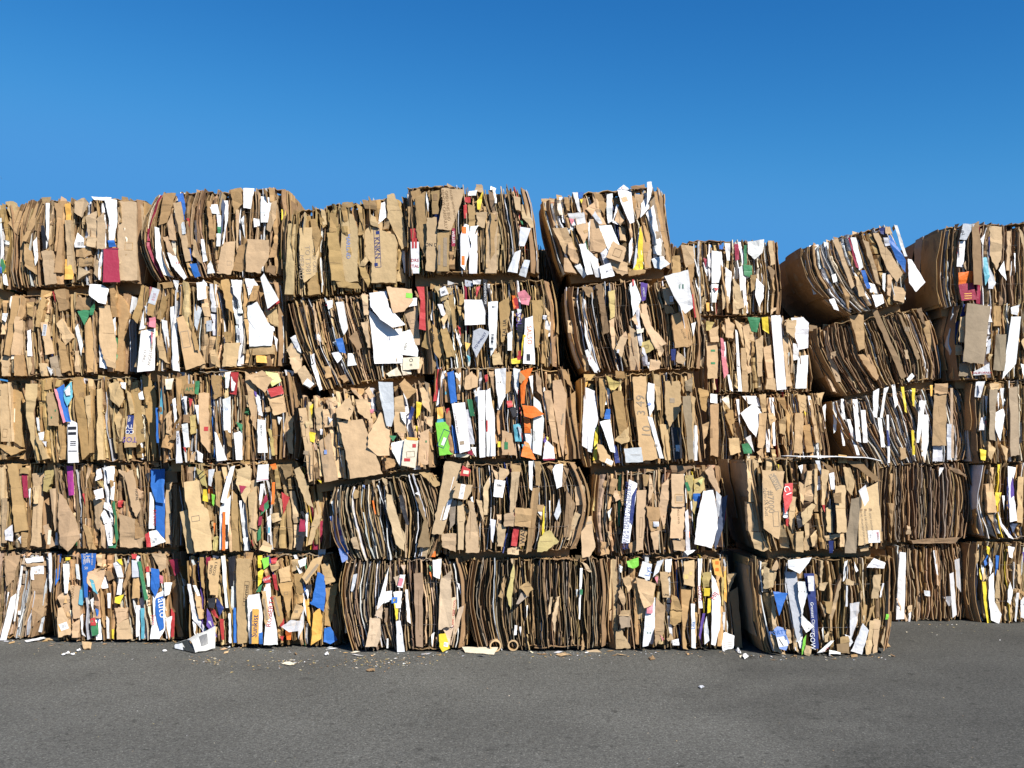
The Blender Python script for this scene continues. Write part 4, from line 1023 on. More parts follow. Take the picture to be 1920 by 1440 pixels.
('2c', [(340, 872), (600, 868), (614, 1030), (352, 1040)], 1215, (.0, .03), dict(edge=.3, white=.14, tint=.14, flaps=5, tints='RMgOY'), 'bale with a large folded brown box at left, red and green strips at right', GF, '''
EK 1280,780 1370,780 1370,830 1320,850 1300,1040 p1; L 1280,1060 1335,1040 1390,1355 1330,1355 p3; L 1310,850 1410,835 1430,1000 1480,1050 1510,1330 1395,1345 1345,1060 1320,960 p4; T 1390,750 1440,770 1470,890 1430,860 p2
s 1410,800 6 -50 k 1x16
s 1430,820 6 -50 k 1x16
Y 1445,900 1470,900 1480,990 1440,980 p2; G 1480,760 1525,755 1500,880 1480,870; l 1505,930 1530,940 1520,1020 1508,1000 p1; K 1530,780 1570,770 1560,1030 1535,1010; W 1600,860 1640,740 1670,730 1600,1000 1570,990 p1; W 1560,1020 1640,940 1620,1320 1560,1330 p1
O 1580,1060 1600,1060 1605,1330 1580,1330 p2; k 1602,1150 1620,1150 1622,1270 1605,1270 p2; K 1640,900 1680,940 1700,1340 1650,1340; L 1690,760 1780,730 1780,900 1740,1000 1720,960 1680,860 p2; M 1700,870 1750,880 1715,930 p3.4; L 1760,930 1819,900 1819,1300 1770,1200; W 1700,980 1715,980 1720,1160; W 1725,1250 1760,1240 1750,1340
T 1515,1240 1545,1240 1535,1340 1510,1330; R 1785,1260 1800,1260 1800,1310; O 1515,1140 1530,1140 1525,1220
FW 90,725 165,720 165,830 80,850 p5
s 123,832 4 4 p 20x1
O 175,725 215,715 225,750 195,760 p3; W 110,860 140,860 110,1010 95,1010 p1; L 0,720 40,760 20,900; L 35,840 75,830 80,1190 30,1170 p1; M 100,1040 150,930 160,970 130,1060; M 100,1095 120,1090 115,1150 90,1160; g 165,975 165,1030 110,1085 130,1010 p2; g 85,1200 110,1160 110,1250 85,1270
FW 155,1100 180,1080 185,1230 165,1220 p1
s 170,1190 14 0 c 1x3
O 190,850 210,850 205,1000 185,1010; D 245,730 320,720 330,800 290,830 p1; L 235,960 260,970 260,1080; R 255,920 315,955 270,1080 p2; L 345,760 385,740 440,860 490,1030 450,1010 380,880 p5; M 390,1110 430,1120 425,1200 380,1200 p1; k 385,1200 425,1205 400,1340 360,1330 p1
FW 430,1080 450,1060 440,1240 430,1230; M 530,1130 550,1120 545,1250 520,1330 480,1330; L 490,1050 520,960 540,1100 470,1290 440,1300 p1; L 100,1330 130,1260 190,1300 180,1350 p3; K 510,860 550,880 570,1260 550,1230; k 390,1060 420,1050 420,1110'''),
('2d', [(626, 912), (806, 886), (814, 1046), (652, 1052)], 1222, (.09, .09), dict(edge=1.0, white=.22, tint=.03, flaps=1, krafts='LLKKKDE', tints='NkR', rim=5, wig=.01), 'leaning bale of thin grey brown edges with a lavender blue carton at its lower left', GF, '''
FW 610,990 640,970 660,1070 630,1080 p1; H 595,1095 650,1080 735,1330 730,1400 690,1420 640,1250 p3
s 670,1210 40 20 V 1x1
s 700,1310 40 20 B 1x2
L 600,1000 640,880 620,1000 p1; W 640,900 665,900 680,1000 655,990; L 1005,930 1040,940 1100,1150 1140,1230 1130,1340 1070,1290 1010,1060 p4; k 1090,940 1115,940 1165,1150 1145,1155 1100,1020 p3; k 950,890 965,890 1060,1330 1050,1340
D 1205,940 1245,950 1290,1130 1310,1310 1225,1310 1270,1120 p2; L 970,820 1000,830 1010,930; K 1235,780 1310,780 1390,870 1350,885 p4; W 1205,930 1230,915 1240,945 p3; L 900,830 920,830 940,1000; G 935,870 945,870 985,1010; H 835,870 850,870 850,900; L 1240,1250 1300,1310 1290,1380 1240,1380; O 900,980 912,980 930,1080 920,1070
L 750,1250 790,1240 810,1330 770,1320 p1'''),
('2e', [(835, 870), (1078, 866), (1080, 1030), (828, 1040)], 1222, (.01, .10), dict(edge=.7, white=.06, tint=.02, flaps=5, krafts='LKKDD'), 'bale with a wide slanting cardboard strip at its left beside a red paper tag', GF, '''
FL 1420,700 1535,715 1500,900 1400,1220 1325,1215 1370,1000 p5
s 1400,1070 5 75 W 20x1
s 1470,860 5 75 W 20x1
R 1545,730 1600,760 1590,810 1525,800 p4
s 1568,778 24 -8 C 1.6x1
W 1440,980 1470,970 1430,1110 1400,1120 p6; L 1500,855 1615,870 1600,930 1560,975 1475,960 p6
s 1540,915 32 80 W 3.2x1
b 1540,915 20 80 k 4x.9
R 1465,1010 1490,1000 1480,1130 1470,1110; L 1510,985 1540,990 1560,1080 1550,1330 1510,1330 p3; L 1580,980 1620,990 1655,1170 1660,1350 1565,1350 1565,1180 1590,1060 p4; L 1395,1215 1500,1215 1495,1345 1400,1310 p4; W 1600,960 1615,950 1640,1100 1630,1090; G 1740,1110 1780,1120 1760,1280 1745,1250 p2
E 1450,980 1500,980 1490,1140 1450,1190; K 1540,990 1590,1050 1560,1090; L 1785,1080 1819,1080 1819,1310 1790,1300 p1; L 1755,760 1819,790 1800,860 1770,800; O 1325,1340 1350,1340 1350,1380 1320,1380 p1; L 1690,890 1740,800 1720,1080 1695,1080; L 1640,970 1680,980 1700,1150
GL 60,740 130,760 130,790 60,870 p1; W 30,830 105,840 85,960 20,950 p4
f 65,900 14 -8 E 3x3
b 60,870 12 -8 k 3x1
K 145,720 210,730 215,775 150,775 p2; L 145,780 210,775 190,930 170,1100 135,1060 p3; L 95,1080 165,1060 175,1160 95,1165 p4; K 175,1030 290,1040 285,1170 170,1160 p5; R 160,1175 205,1175 185,1305 145,1300 p3; K 210,1180 260,1190 240,1300 200,1310 p3
t 230,1235 34 88 k WAS
L 50,1140 110,1170 90,1310 45,1305 p2; W 270,700 300,700 295,910 275,890 p2; K 310,700 360,710 350,880 320,870 p1; W 440,760 460,725 515,720 505,880 470,895 p4; K 400,740 440,730 440,800; G 450,1080 490,960 500,1060 470,1120 p2; K 330,1010 380,1010 360,1120 330,1080 p2; W 335,1060 365,1060 360,1090 p3
Y 375,1020 385,1020 380,1240 365,1230 p1; T 350,1240 420,1190 485,1270 400,1340 330,1345 p4; L 600,880 655,870 650,1010 605,1015 p3; L 560,730 610,750 670,900 670,1060 650,1050 645,880 p1; L 120,1320 200,1310 200,1365 120,1360 p2; W 415,980 425,980 420,1150; K 300,890 350,890 290,1340 250,1360 p1
W 135,1000 155,970 160,1020; L 600,1060 640,1080 560,1260 530,1250; D 540,900 600,1000 560,1240 520,1240'''),
('2f', [(1116, 890), (1352, 872), (1366, 1034), (1122, 1044)], 1218, (.03, .0), dict(edge=.4, white=.1, tint=.04, flaps=5, tints='gNY'), 'bale with a white strip of blue slogan lettering and a large blank white sheet', GF, '''
GL 640,1100 720,1090 745,1310 700,1380 650,1385 p6
s 690,1140 16 10 E 4x1
T 720,960 770,960 750,1060 725,1050; K 800,830 830,840 800,930; K 860,820 905,830 870,940 840,930 p2; W 985,830 1045,860 985,1280 930,1280 p4
t 960,1085 23 86 N AMERICA PREFERS THE TASTE OF
t 982,1090 21 86 N MAY BE A NICKEL AND PENGUINS
N 1005,945 1040,885 1015,1080 1005,1150 985,1130 p3; L 1040,910 1110,905 1090,1200 1080,1330 1030,1340 p3
f 1068,1170 20 -4 D 1x7
L 1130,790 1140,800 1160,900 1120,1000; K 1080,790 1130,800 1120,880 1090,880 p1; K 1140,880 1170,960 1150,1060; L 1215,870 1260,820 1270,960 1230,1200 1200,1050 p1; L 1285,790 1375,790 1375,1020 1285,1020 p4
s 1340,965 34 0 E 1.3x1
f 1340,965 40 0 K 1.6x1.6
L 1285,1025 1385,1030 1365,1250 1270,1245 p4
t 1335,1090 14 -88 D MOLD KING
T 1380,800 1440,800 1430,1000 1390,900 p1
s 1400,880 22 20 g 1x3
B 1440,930 1490,930 1480,1030 1430,1030 p2; T 1450,830 1520,800 1520,900 1480,940 1450,1080 1430,1050; y 1470,840 1510,820 1500,870 p2; L 1520,770 1570,730 1630,900 1620,950 1580,880 p2; S 1640,960 1680,940 1660,1150 1600,1330 1590,1300 p1; R 1645,1050 1680,1040 1670,1120 1650,1130 p2
W 1510,910 1580,905 1615,1100 1615,1180 1575,1320 1450,1290 1470,1090 p6; G 1600,910 1640,950 1620,1100 1605,1050 p4; W 1420,990 1430,980 1440,1180; K 1100,1020 1200,1030 1200,1190 1140,1200 p1; G 1155,1130 1195,1130 1195,1165 1160,1165 p3; L 1140,1200 1200,1190 1190,1330 1160,1330 p2
L 1290,1260 1380,1260 1380,1340 1300,1330 p1; W 1370,1340 1460,1330 1400,1370; D 1280,730 1440,740 1370,790 1290,780 p1; W 830,1060 860,1030 840,1110 p2; L 830,1200 850,1200 850,1270; K 980,1290 1030,1260 1040,1340 990,1350; O 1400,1200 1415,1200 1410,1280; W 1380,1060 1400,1040 1420,1340 1390,1340'''),
('2g', [(1404, 860), (1648, 862), (1655, 1030), (1436, 1034)], 1228, (.02, .02), dict(edge=.4, white=.08, tint=.03, flaps=4), 'upper bale of the short jutting stack, with a box face printed 7000', GJ, '''
HL 135,580 215,600 190,700 215,860 150,860 140,700 p3; L 140,860 220,870 240,1050 150,1050 p2.5; L 155,1050 240,1060 275,1165 250,1180 190,1160 p3; L 240,655 385,665 360,840 350,1050 340,1100 245,1030 p5
s 325,730 42 -65 E 2.6x1
t 325,730 42 -65 L Sevin
t 293,860 40 -88 E #7000
t 262,860 22 -88 E Sevin-5% Dust
s 243,860 4 89 E 60x1
f 325,970 24 -88 E 4x1.6
L 415,820 455,830 440,1080 410,1000 p2; R 385,745 440,740 430,850 380,940 370,820 p5
t 400,790 40 -70 W C1
W 375,870 405,860 400,970 370,960 p5.3
t 388,915 26 -88 k NUTTY
R 390,965 410,960 405,1020 390,1010 p5; L 475,730 520,760 500,880 480,850; L 525,660 560,660 560,740 510,770 p2; L 510,850 520,770 565,740 560,860 p1; L 490,930 560,870 585,880 550,970 500,1010 p5; k 455,950 480,920 505,1010 465,1030 p4; L 455,1060 500,1050 500,1185 455,1180 p2; L 510,1000 540,1000 545,1170 510,1170
HL 570,650 590,650 590,880 575,870; L 615,650 665,660 640,880 620,880 p2; W 665,680 700,670 705,780 680,780 p3; L 645,900 680,880 690,1060 650,1050 p1; k 690,780 710,770 705,1080 680,1060 p2; L 710,755 775,755 775,1055 710,1055 p6
s 742,900 3 0 K 22x1
D 695,805 745,800 745,870 700,865 p7; L 755,640 800,640 835,730 820,820 780,780 p3; E 805,840 865,830 840,1190 770,1190 p4; L 865,800 985,730 1000,1110 850,1140 p5
s 875,912 13 0 D 1x1
s 902,912 13 0 D 1x1
s 935,910 13 0 D 1x1
t 880,1010 12 -86 E ACTUATES FROM BOTTOM PANEL
t 905,1010 12 -86 E FINE OR COARSE SPRAY
t 935,985 12 -86 E NO LEAK CONTAINER
s 950,1082 74 2 W 1x1.05
b 930,1082 26 2 k .6x1
s 975,1082 56 2 p .25x1
F 860,790 910,750 920,850 890,890 p8; k 965,730 985,730 1000,1050 985,1050 p6; R 620,880 640,880 640,930 p2; L 640,1080 740,1060 735,1085 650,1110 p2; L 735,1070 770,1065 770,1150 735,1150 p2; Y 335,620 345,620 345,655; W 470,630 500,620 490,680; G 580,595 610,595 615,700
L 545,1080 590,1040 590,1130 560,1150; D 620,600 700,650 730,740 690,700; D 735,590 870,600 1000,730 940,720 850,640 p1; N 665,1110 695,1110 690,1190 670,1190; L 860,1150 920,1140 920,1170 870,1180 p2; K 200,640 215,640 235,870 220,860'''),
('2h', [(1650, 873), (1815, 868), (1818, 1010), (1650, 1018)], 1165, (.02, .05), dict(edge=1.0, white=.01, tint=0, flaps=0, krafts='KDDDE', rim=3, wig=.006), 'dark bale of edge on brown sheets curving around its right side, beside the jutting stack', GR, '''
HL 1170,1010 1190,1020 1195,1070 1165,1070 p1; W 1375,640 1405,640 1370,700 p1; K 1050,870 1080,870 1070,1050; K 1060,680 1080,680 1060,820; D 1200,1110 1350,1100 1500,1090 1470,1125 1210,1130 p2; D 1400,630 1500,650 1550,700 1500,680 p1'''),
('2i', [(1842, 872), (2070, 868), (2070, 1008), (1850, 1010)], 1168, (.05, .03), dict(edge=.4, white=.2, tint=.05, flaps=4, tints='YN', krafts='LLKKD'), 'bale at the right edge with a tall white sheet marked by a purple diamond', GR, '''
HY 1750,620 1770,620 1760,680 1750,670; Y 1740,800 1780,800 1750,890 1740,880 p2; W 1780,820 1800,820 1790,920; W 1820,630 1875,640 1840,760 1860,860 1870,980 1820,990 p3; V 1830,770 1850,700 1855,820 1835,840 p3.5; N 1815,700 1822,700 1820,900 1812,900 p3; L 1675,750 1720,740 1740,930 1680,930 p2; L 1700,640 1730,640 1720,740
HW 1755,920 1780,1000 1850,1100 1820,1090 1770,1010; L 1880,700 1920,700 1910,1000 1870,990; K 1640,880 1670,890 1660,960; k 1680,1000 1740,1040 1740,1090 1690,1060 p1; S 1830,1000 1880,1000 1850,1060; L 1680,930 1720,940 1720,1000'''),
# ------------------------------------------------ bottom row
('1a', [(-165, 1037), (88, 1037), (64, 1196), (-165, 1202)], 1201, (.02, .03), dict(edge=.75, white=.16, tint=.0, flaps=2, krafts='LKKK'), 'ground level bale at the left edge of grey brown sheets bowed outwards on its right', GF, '''
IW 80,480 120,450 110,560 50,800 5,800 p3; W 150,240 170,230 130,560 115,660 100,660 p1; K 250,310 330,300 350,480 330,620 240,700 240,500 p2; W 185,190 320,170 330,210 200,225 p3; K 190,225 350,210 350,245 200,250 p3; W 255,245 335,240 335,305 260,305 p3; W 225,260 250,250 255,350 235,345; K 30,170 150,160 100,350 40,400
IG 310,640 340,620 320,740 280,735; W 180,560 195,520 150,700 140,700; W 135,580 160,580 160,610 135,610 p2; y 250,175 310,175 315,185 260,195 p3.5; W 60,440 70,440 40,560'''),
('1b', [(92, 1042), (330, 1036), (347, 1199), (98, 1202)], 1205, (.02, .0), dict(edge=.3, white=.2, tint=.12, flaps=5, tints='BRcgY'), 'ground level bale with a bright blue panel on top and a blue and white sack', GF, '''
IW 365,150 390,145 390,450 365,440 p2; B 430,160 460,155 450,220 425,225 p1; B 415,280 445,230 450,330 420,390; L 430,480 480,440 530,460 520,640 500,650 p1; L 440,560 470,550 545,750 440,780 430,640 p4
s 478,698 52 20 W 1.2x1
b 480,695 28 20 k 1.2x1
s 448,710 50 20 o .2x1
W 470,230 515,230 520,300 505,450 485,450 475,330 p3; Y 490,180 530,180 525,200 490,205 p2; L 530,390 600,400 600,640 550,640
t 550,440 22 88 D MANG
W 565,230 590,230 600,350 570,340 p1; K 530,200 560,200 560,350 520,350 p1; B 600,155 720,150 715,260 660,300 665,480 640,480 610,250 p4
t 628,195 18 -88 C JUMBO
t 655,195 34 -88 C HE
t 690,195 12 -88 C KEEP COLD
t 645,262 20 0 C 50
c 620,330 640,310 640,450 610,430; L 665,290 780,250 780,340 730,460 660,370 p3; K 690,280 800,235 805,245 700,300 p5; c 675,340 700,350 740,460 700,430 p4; L 720,160 765,160 760,250 730,240 p1; c 600,420 640,430 620,540 590,530; R 660,370 690,370 690,430 670,440 p1
g 680,650 730,660 740,760 690,770 p1; R 680,640 710,630 720,690 680,690; W 675,500 700,480 700,600; W 845,225 900,200 925,330 880,330 p3; Y 870,200 910,190 920,240 900,230 p4; W 890,340 920,340 910,460 875,460 p2; Y 860,480 925,460 900,530 860,520 p4; W 800,450 830,450 830,560 810,560
W 795,620 815,640 820,790 800,790; Y 835,720 855,720 855,790 840,790; L 870,680 960,640 1000,790 880,795 p2; L 860,560 960,560 950,640 880,680 p1; G 985,200 1040,210 1050,330 990,330 p3; R 985,155 1025,155 1020,190 990,190 p3; g 1030,210 1055,210 1120,490 1095,500 p2
K 1000,340 1050,335 1045,490 990,490 p3; W 1060,290 1075,290 1090,500; B 1130,260 1190,270 1195,400 1160,480 1130,420 p3; R 1095,250 1120,245 1120,290 1095,290 p1; W 1095,290 1120,290 1125,400 1105,400; W 1140,470 1230,430 1240,720 1200,790 1130,790 1150,600 p2
B 1165,490 1220,470 1225,600 1232,710 1200,730 1165,600 p3
t 1215,560 58 -80 W auto
t 1150,650 30 -84 R Joro
W 1230,370 1290,370 1270,460 1240,470 p3; L 1130,150 1240,150 1250,260 1200,290 p3; M 1270,200 1330,190 1345,290 1310,320 p3; W 1240,640 1290,620 1270,790 1245,790 p1; R 1280,560 1310,600 1310,770 1285,780; K 1320,330 1360,330 1385,770 1340,770 p1
W 1020,540 1050,540 1045,770 1020,780; c 1055,560 1085,560 1085,790 1060,790; W 605,620 625,600 620,740 640,780 610,760; p 1195,310 1225,320 1220,380 1200,370 p2; B 715,560 740,570 740,680; K 975,200 985,300 930,430 920,400; L 540,680 600,640 590,780 545,780'''),
('1c', [(350, 1046), (612, 1040), (634, 1211), (356, 1213)], 1215, (.0, .02), dict(edge=.25, white=.16, tint=.14, flaps=5, tints='RBVYg'), 'ground level bale with an orange and white juice carton and torn bright blue panels', GF, '''
IW 1405,380 1430,380 1470,600 1560,750 1520,740 1440,640 p1; K 1420,200 1460,180 1440,330 1420,320; W 1445,390 1470,390 1500,470 1480,470 p2; M 1545,180 1580,175 1570,260 1550,300 p1; L 1560,210 1650,190 1640,300 1640,460 1580,460 1560,330 p3
t 1583,270 20 82 k GENE
t 1612,265 20 82 k ECON 3
W 1660,170 1690,165 1710,560 1690,560 p1; k 1710,180 1770,170 1745,400 1720,400 p2; k 1555,490 1620,480 1610,560 1570,555 p3; N 1620,480 1680,560 1650,620 1620,540 p2; R 1565,560 1610,570 1640,640 1600,620 p3; V 1555,560 1580,600 1630,780 1600,760 1550,690 p2; W 1550,660 1580,660 1590,700 p3
R 1650,640 1680,640 1680,800 1660,800; W 1715,600 1730,600 1740,820 1725,820; B 1745,560 1765,560 1775,820 1755,820; L 1770,190 1880,190 1880,460 1850,820 1780,830 1770,450 p1
t 1848,450 30 86 k Hormel
f 1848,450 34 86 D 5.4x1.1
L 1460,440 1500,500 1520,640 1490,640; K 1500,180 1530,180 1530,420 1510,400
JW 20,480 30,460 110,450 130,600 120,830 25,830 20,640 p3; o 55,565 105,570 95,830 45,830 p6
t 73,695 42 86 N Sunkist
W 130,440 150,370 185,370 190,500 240,720 250,830 140,835 150,700 p3
t 190,585 38 84 R ROBERTA
L 120,430 150,430 180,640 150,690 p4
s 150,570 16 -80 E 10x1
K 190,470 260,470 290,640 250,700 p4
s 235,550 16 -72 E 9x1
B 100,750 130,740 130,830 105,830 p5; Y 90,170 125,165 120,260 95,260 p1; l 120,190 175,175 175,240 140,270 p2; Y 95,290 140,260 120,370 95,400; g 80,440 100,400 130,380 110,440; R 190,190 240,180 230,225 200,230 p3; L 180,230 250,200 240,270 200,290 p2; R 130,340 180,310 190,370 140,370 p2
t 160,345 16 18 W CROP
R 200,310 230,310 245,430 220,420 p3
K 245,380 350,365 340,500 330,640 290,500 p3; K 360,310 425,300 430,450 380,450 p2; L 250,270 330,240 340,360 260,370 p1; L 340,200 400,190 410,250 350,290 p1; W 395,205 460,180 450,240 410,260 p3; L 425,330 500,200 580,170 560,230 460,380 p5
s 500,290 12 52 E 12x1.6
K 370,460 430,440 430,520 360,530 p1; L 340,650 380,530 440,560 400,640 p2; L 560,240 620,225 680,360 600,385 p5; K 605,400 690,375 660,600 640,700 595,690 p3; B 500,510 540,290 590,320 600,450 585,590 480,520 p4; B 595,710 640,700 690,800 640,830 590,810 p4
o 510,600 560,560 580,620 570,790 490,840 p4; o 445,500 475,490 490,700 465,650; B 430,400 450,380 460,470; R 240,640 290,640 290,700 260,700 p2; O 300,730 345,720 340,800 310,800 p3; R 255,770 290,770 280,810 p3; W 450,430 480,400 470,500; F 270,700 340,650 430,660 400,730 330,740 p6; F 400,680 440,560 440,700 400,790 p5; k 450,390 500,380 490,450'''),
('1d', [(648, 1050), (862, 1046), (868, 1216), (660, 1220)], 1222, (.07, .05), dict(edge=.8, white=.16, tint=.02, flaps=2, krafts='LKKKD'), 'ground level barrel shaped bale with a yellow and white carton at its foot', GF, '''
JL 750,480 770,480 760,750 745,750; G 790,430 810,310 845,300 820,400 800,440 p2; W 1000,500 1080,240 1040,520 990,570 p3; L 980,545 1030,530 1030,640 970,620 p3; L 935,630 1010,640 1020,750 990,850 900,850 920,750 p5; W 1040,435 1100,430 1100,500 1045,525 p2; W 1110,440 1175,435 1165,560 1130,560 p3
s 1120,500 44 0 B 1x1
s 1120,500 20 0 Y 1x1
Y 1115,520 1140,515 1145,640 1130,650 p3.5; G 1130,660 1165,655 1195,890 1140,890 p3; L 1110,330 1160,310 1160,390 1130,390 p2; L 1165,240 1200,240 1190,300; W 1160,310 1200,310 1180,410 1140,400 p3
s 1165,365 30 -15 p 1x2
D 1265,300 1330,290 1330,860 1280,850 p2; W 1405,200 1470,195 1460,340 1410,320 p3; L 1470,340 1550,270 1550,340 1460,370 p2; L 1465,340 1545,340 1550,690 1450,720 p3; L 1480,700 1560,700 1530,840 p3; L 1505,490 1580,480 1570,690 1510,690 p4.5
t 1563,600 16 86 R CAPRI - KEEP COOL
Y 1450,760 1500,750 1535,860 1480,890 1455,850 p5
s 1505,833 32 -8 W 1x1
b 1505,833 20 -8 k 1.2x1
L 1600,560 1640,540 1560,850 1535,840 p3; W 1200,420 1220,420 1240,680 1215,660; W 1590,370 1610,380 1620,480; W 1395,760 1420,740 1400,850; D 1045,560 1070,560 1060,670 1045,670 p1; O 1380,290 1390,290 1400,350; g 1378,240 1392,250 1395,300; W 1060,790 1072,790 1072,860 1060,860'''),
('1e', [(886, 1050), (1134, 1048), (1138, 1214), (896, 1220)], 1222, (.05, .02), dict(edge=1.0, white=.02, tint=.0, flaps=0, krafts='KKDDDE', rim=4), 'ground level dark bale of edge on sheets with two round cardboard tubes', GF, '''
KK 55,470 90,400 115,330 90,490 p1; T 120,470 170,220 180,300 150,580 p2; E 190,530 230,440 280,470 210,530 p4; K 215,400 280,360 320,420 270,470 p4; L 445,480 465,475 450,600 430,610 p1; L 495,480 520,470 500,600 480,740 460,650 p2; W 670,260 690,260 670,650 660,640; g 670,420 690,420 687,460 670,460 p3; W 640,420 655,420 645,480
KW 180,690 200,690 195,760 175,765 p2; W 215,700 230,700 225,770 p1; L 670,210 720,230 760,290 740,290 p3; L 720,880 800,870 830,890 740,900 p3; W 270,540 280,540 270,660; K 80,380 110,300 100,480; L 150,190 170,190 180,280; K 690,750 700,870 680,880; L 1040,330 1041,330 1041,331'''),
('1f', [(1138, 1048), (1362, 1044), (1372, 1216), (1146, 1218)], 1220, (.01, .0), dict(edge=.25, white=.16, tint=.08, flaps=5, tints='BVYpO', krafts='LLKK'), 'ground level bale with a lime green scrap on top and white fruit cartons', GF, '''
KL 900,200 940,195 955,490 890,580 p2; L 890,580 950,560 960,670 890,650 p1; W 965,240 990,250 985,300 970,290 p2; L 990,340 1040,310 1060,400 1030,450 p2; W 1110,320 1140,210 1210,230 1190,350 p3
t 1180,285 40 80 H Lys
G 1215,330 1250,210 1300,195 1260,290 p2; p 1230,330 1255,320 1250,380; W 1310,200 1360,190 1350,290 1310,300 p1; L 1090,330 1240,380 1210,540 1150,560 1120,480 p4; K 1080,380 1120,400 1100,780 1080,700 p1; W 1185,500 1235,480 1230,700 1180,840 1140,850 1160,620 p3
p 1175,540 1220,530 1215,600 1170,600 p4; L 1240,480 1300,540 1300,740 1240,850 1225,700 p1; L 980,580 1050,570 1040,620 960,620 p3; E 965,625 1045,620 1050,700 975,710 p3.5; L 970,400 1020,480 1000,560 960,480 p2; L 940,740 980,720 1050,860 940,870 p3; L 1270,290 1330,290 1340,480 1290,480 p1
t 1320,460 16 0 k UNC
K 1350,580 1440,590 1440,650 1380,700 1345,680 p2; K 1360,460 1400,480 1440,580 1350,575 p2; L 1450,210 1530,200 1530,400 1445,380 p3
s 1465,325 34 0 T 1x1
s 1500,300 24 0 T 1x1
W 1555,190 1590,190 1570,400 1590,560 1560,560 p2
t 1570,450 24 -86 M OLGOS
W 1505,530 1535,530 1535,860 1505,855 p3
t 1520,690 26 86 B Lilia
o 1660,200 1710,190 1740,330 1680,310 p3
s 1698,220 24 0 O 1x1
s 1698,270 24 0 O 1x1
o 1750,250 1770,250 1770,520 1750,500; W 1660,310 1690,350 1725,480 1720,700 1680,840 1650,830 1660,560 p3
t 1680,470 34 60 R MIJ
Y 1600,410 1645,410 1640,470 1600,470 p1; Y 1630,490 1655,485 1650,590 1625,600 p2; V 1560,760 1590,600 1610,600 1590,700 1570,800 p1; G 1600,700 1620,620 1640,800 1600,830; W 1740,590 1760,590 1755,730 1740,720; W 1720,760 1760,740 1830,770 1820,860 1740,880 p3
s 1780,820 3 8 E 24x1
s 1780,835 3 8 E 24x1
s 1780,850 3 8 E 22x1
W 1360,800 1410,790 1415,840 1365,840 p2; L 1320,790 1350,750 1370,800 1330,810 p3; L 1770,310 1845,300 1780,440 p2; D 1790,440 1850,400 1890,860 1840,870 p1; T 1590,300 1650,290 1640,400 1595,400 p2; K 1430,400 1510,430 1450,760 1480,870 1440,860; l 1020,210 1110,180 1110,240 1070,265 1030,250 p4
M 1350,500 1360,500 1355,530; p 1270,760 1300,790 1290,810; T 1730,330 1750,330 1745,540 1735,540; k 1740,410 1755,410 1750,430'''),
('1g', [(1414, 1048), (1676, 1048), (1668, 1222), (1440, 1226)], 1228, (.04, .03), dict(edge=.75, white=.08, tint=.0, flaps=4, krafts='LKKKD'), 'lower bale of the short jutting stack, with a navy box spine and blue triangle', GJ, '''
LK 190,260 210,350 260,660 240,690 195,400 p1; L 250,210 330,250 310,350 245,355 p4; L 300,220 330,170 345,210 330,240 300,240 p5; B 310,375 405,385 345,530 p5; L 300,360 320,400 330,600 300,640 p2; G 390,250 460,250 500,500 460,690 440,600 p3; W 400,170 560,155 540,190 480,260 400,220 p5
s 422,195 40 4 G 1.2x1
W 465,310 510,310 525,390 490,520 470,420 p4; W 490,520 570,600 520,640 490,590 p6; G 460,640 500,590 480,690 455,700 p3; N 510,260 575,260 590,500 595,740 560,735 545,500 p4.5
t 562,545 20 -88 W Greatest Clippers
t 557,690 30 -88 W GOW
G 530,275 570,275 570,370 535,370 p6; L 610,175 625,175 620,330 612,330 p1; L 605,320 660,315 635,370 605,365 p4; K 640,440 690,440 680,520 650,510 p2; L 610,440 650,500 640,540; H 315,620 340,600 375,610 410,700 385,750 345,740 p5
t 342,640 26 8 B PORTY
s 365,695 60 10 W 1x1
s 357,700 7 -60 k 7x1
s 385,670 14 10 B 1x2
L 290,640 320,640 330,730 390,780 320,760 300,700 p3; L 390,620 415,620 430,700 410,710; L 440,600 460,680 480,780 440,740 p2; W 465,690 500,640 495,740 480,740 p3; l 500,680 520,650 515,770 490,780 p4; L 520,720 560,730 540,790 510,780 p6; W 590,770 680,690 700,690 640,760 p6; W 670,750 740,765 740,778 670,775 p6
K 740,670 790,660 800,700 740,710 p4; D 720,715 800,700 800,775 715,765 p5; W 835,700 880,575 915,620 880,780 810,760 p6; W 770,650 800,660 820,700 800,730 p4; F 800,450 860,440 850,560 800,690 p3; G 800,560 830,540 800,680 p1; L 745,260 740,350 690,560 670,550 720,330 p1; L 780,290 830,310 820,335 775,330 p4
W 765,180 785,170 770,300 755,310; W 910,220 960,160 1030,190 1020,225 p7; L 960,270 1010,265 980,420 940,420 p4; L 1045,310 1065,300 1060,450 1040,700 1030,600; L 930,560 960,560 930,770 900,775 p3; L 955,550 1000,560 970,760 940,770 p3; L 1000,700 1030,600 1020,740; l 1035,520 1055,520 1050,555 1030,555 p3
W 830,180 855,240 840,250 830,220 p1; W 1010,320 1020,320 1000,410 990,410; G 780,200 770,470 785,470; W 620,620 630,600 630,690; L 635,660 665,630 665,700 640,700; L 900,690 925,680 915,780 900,775 p4; L 870,370 885,370 870,450; K 930,480 960,460 880,700'''),
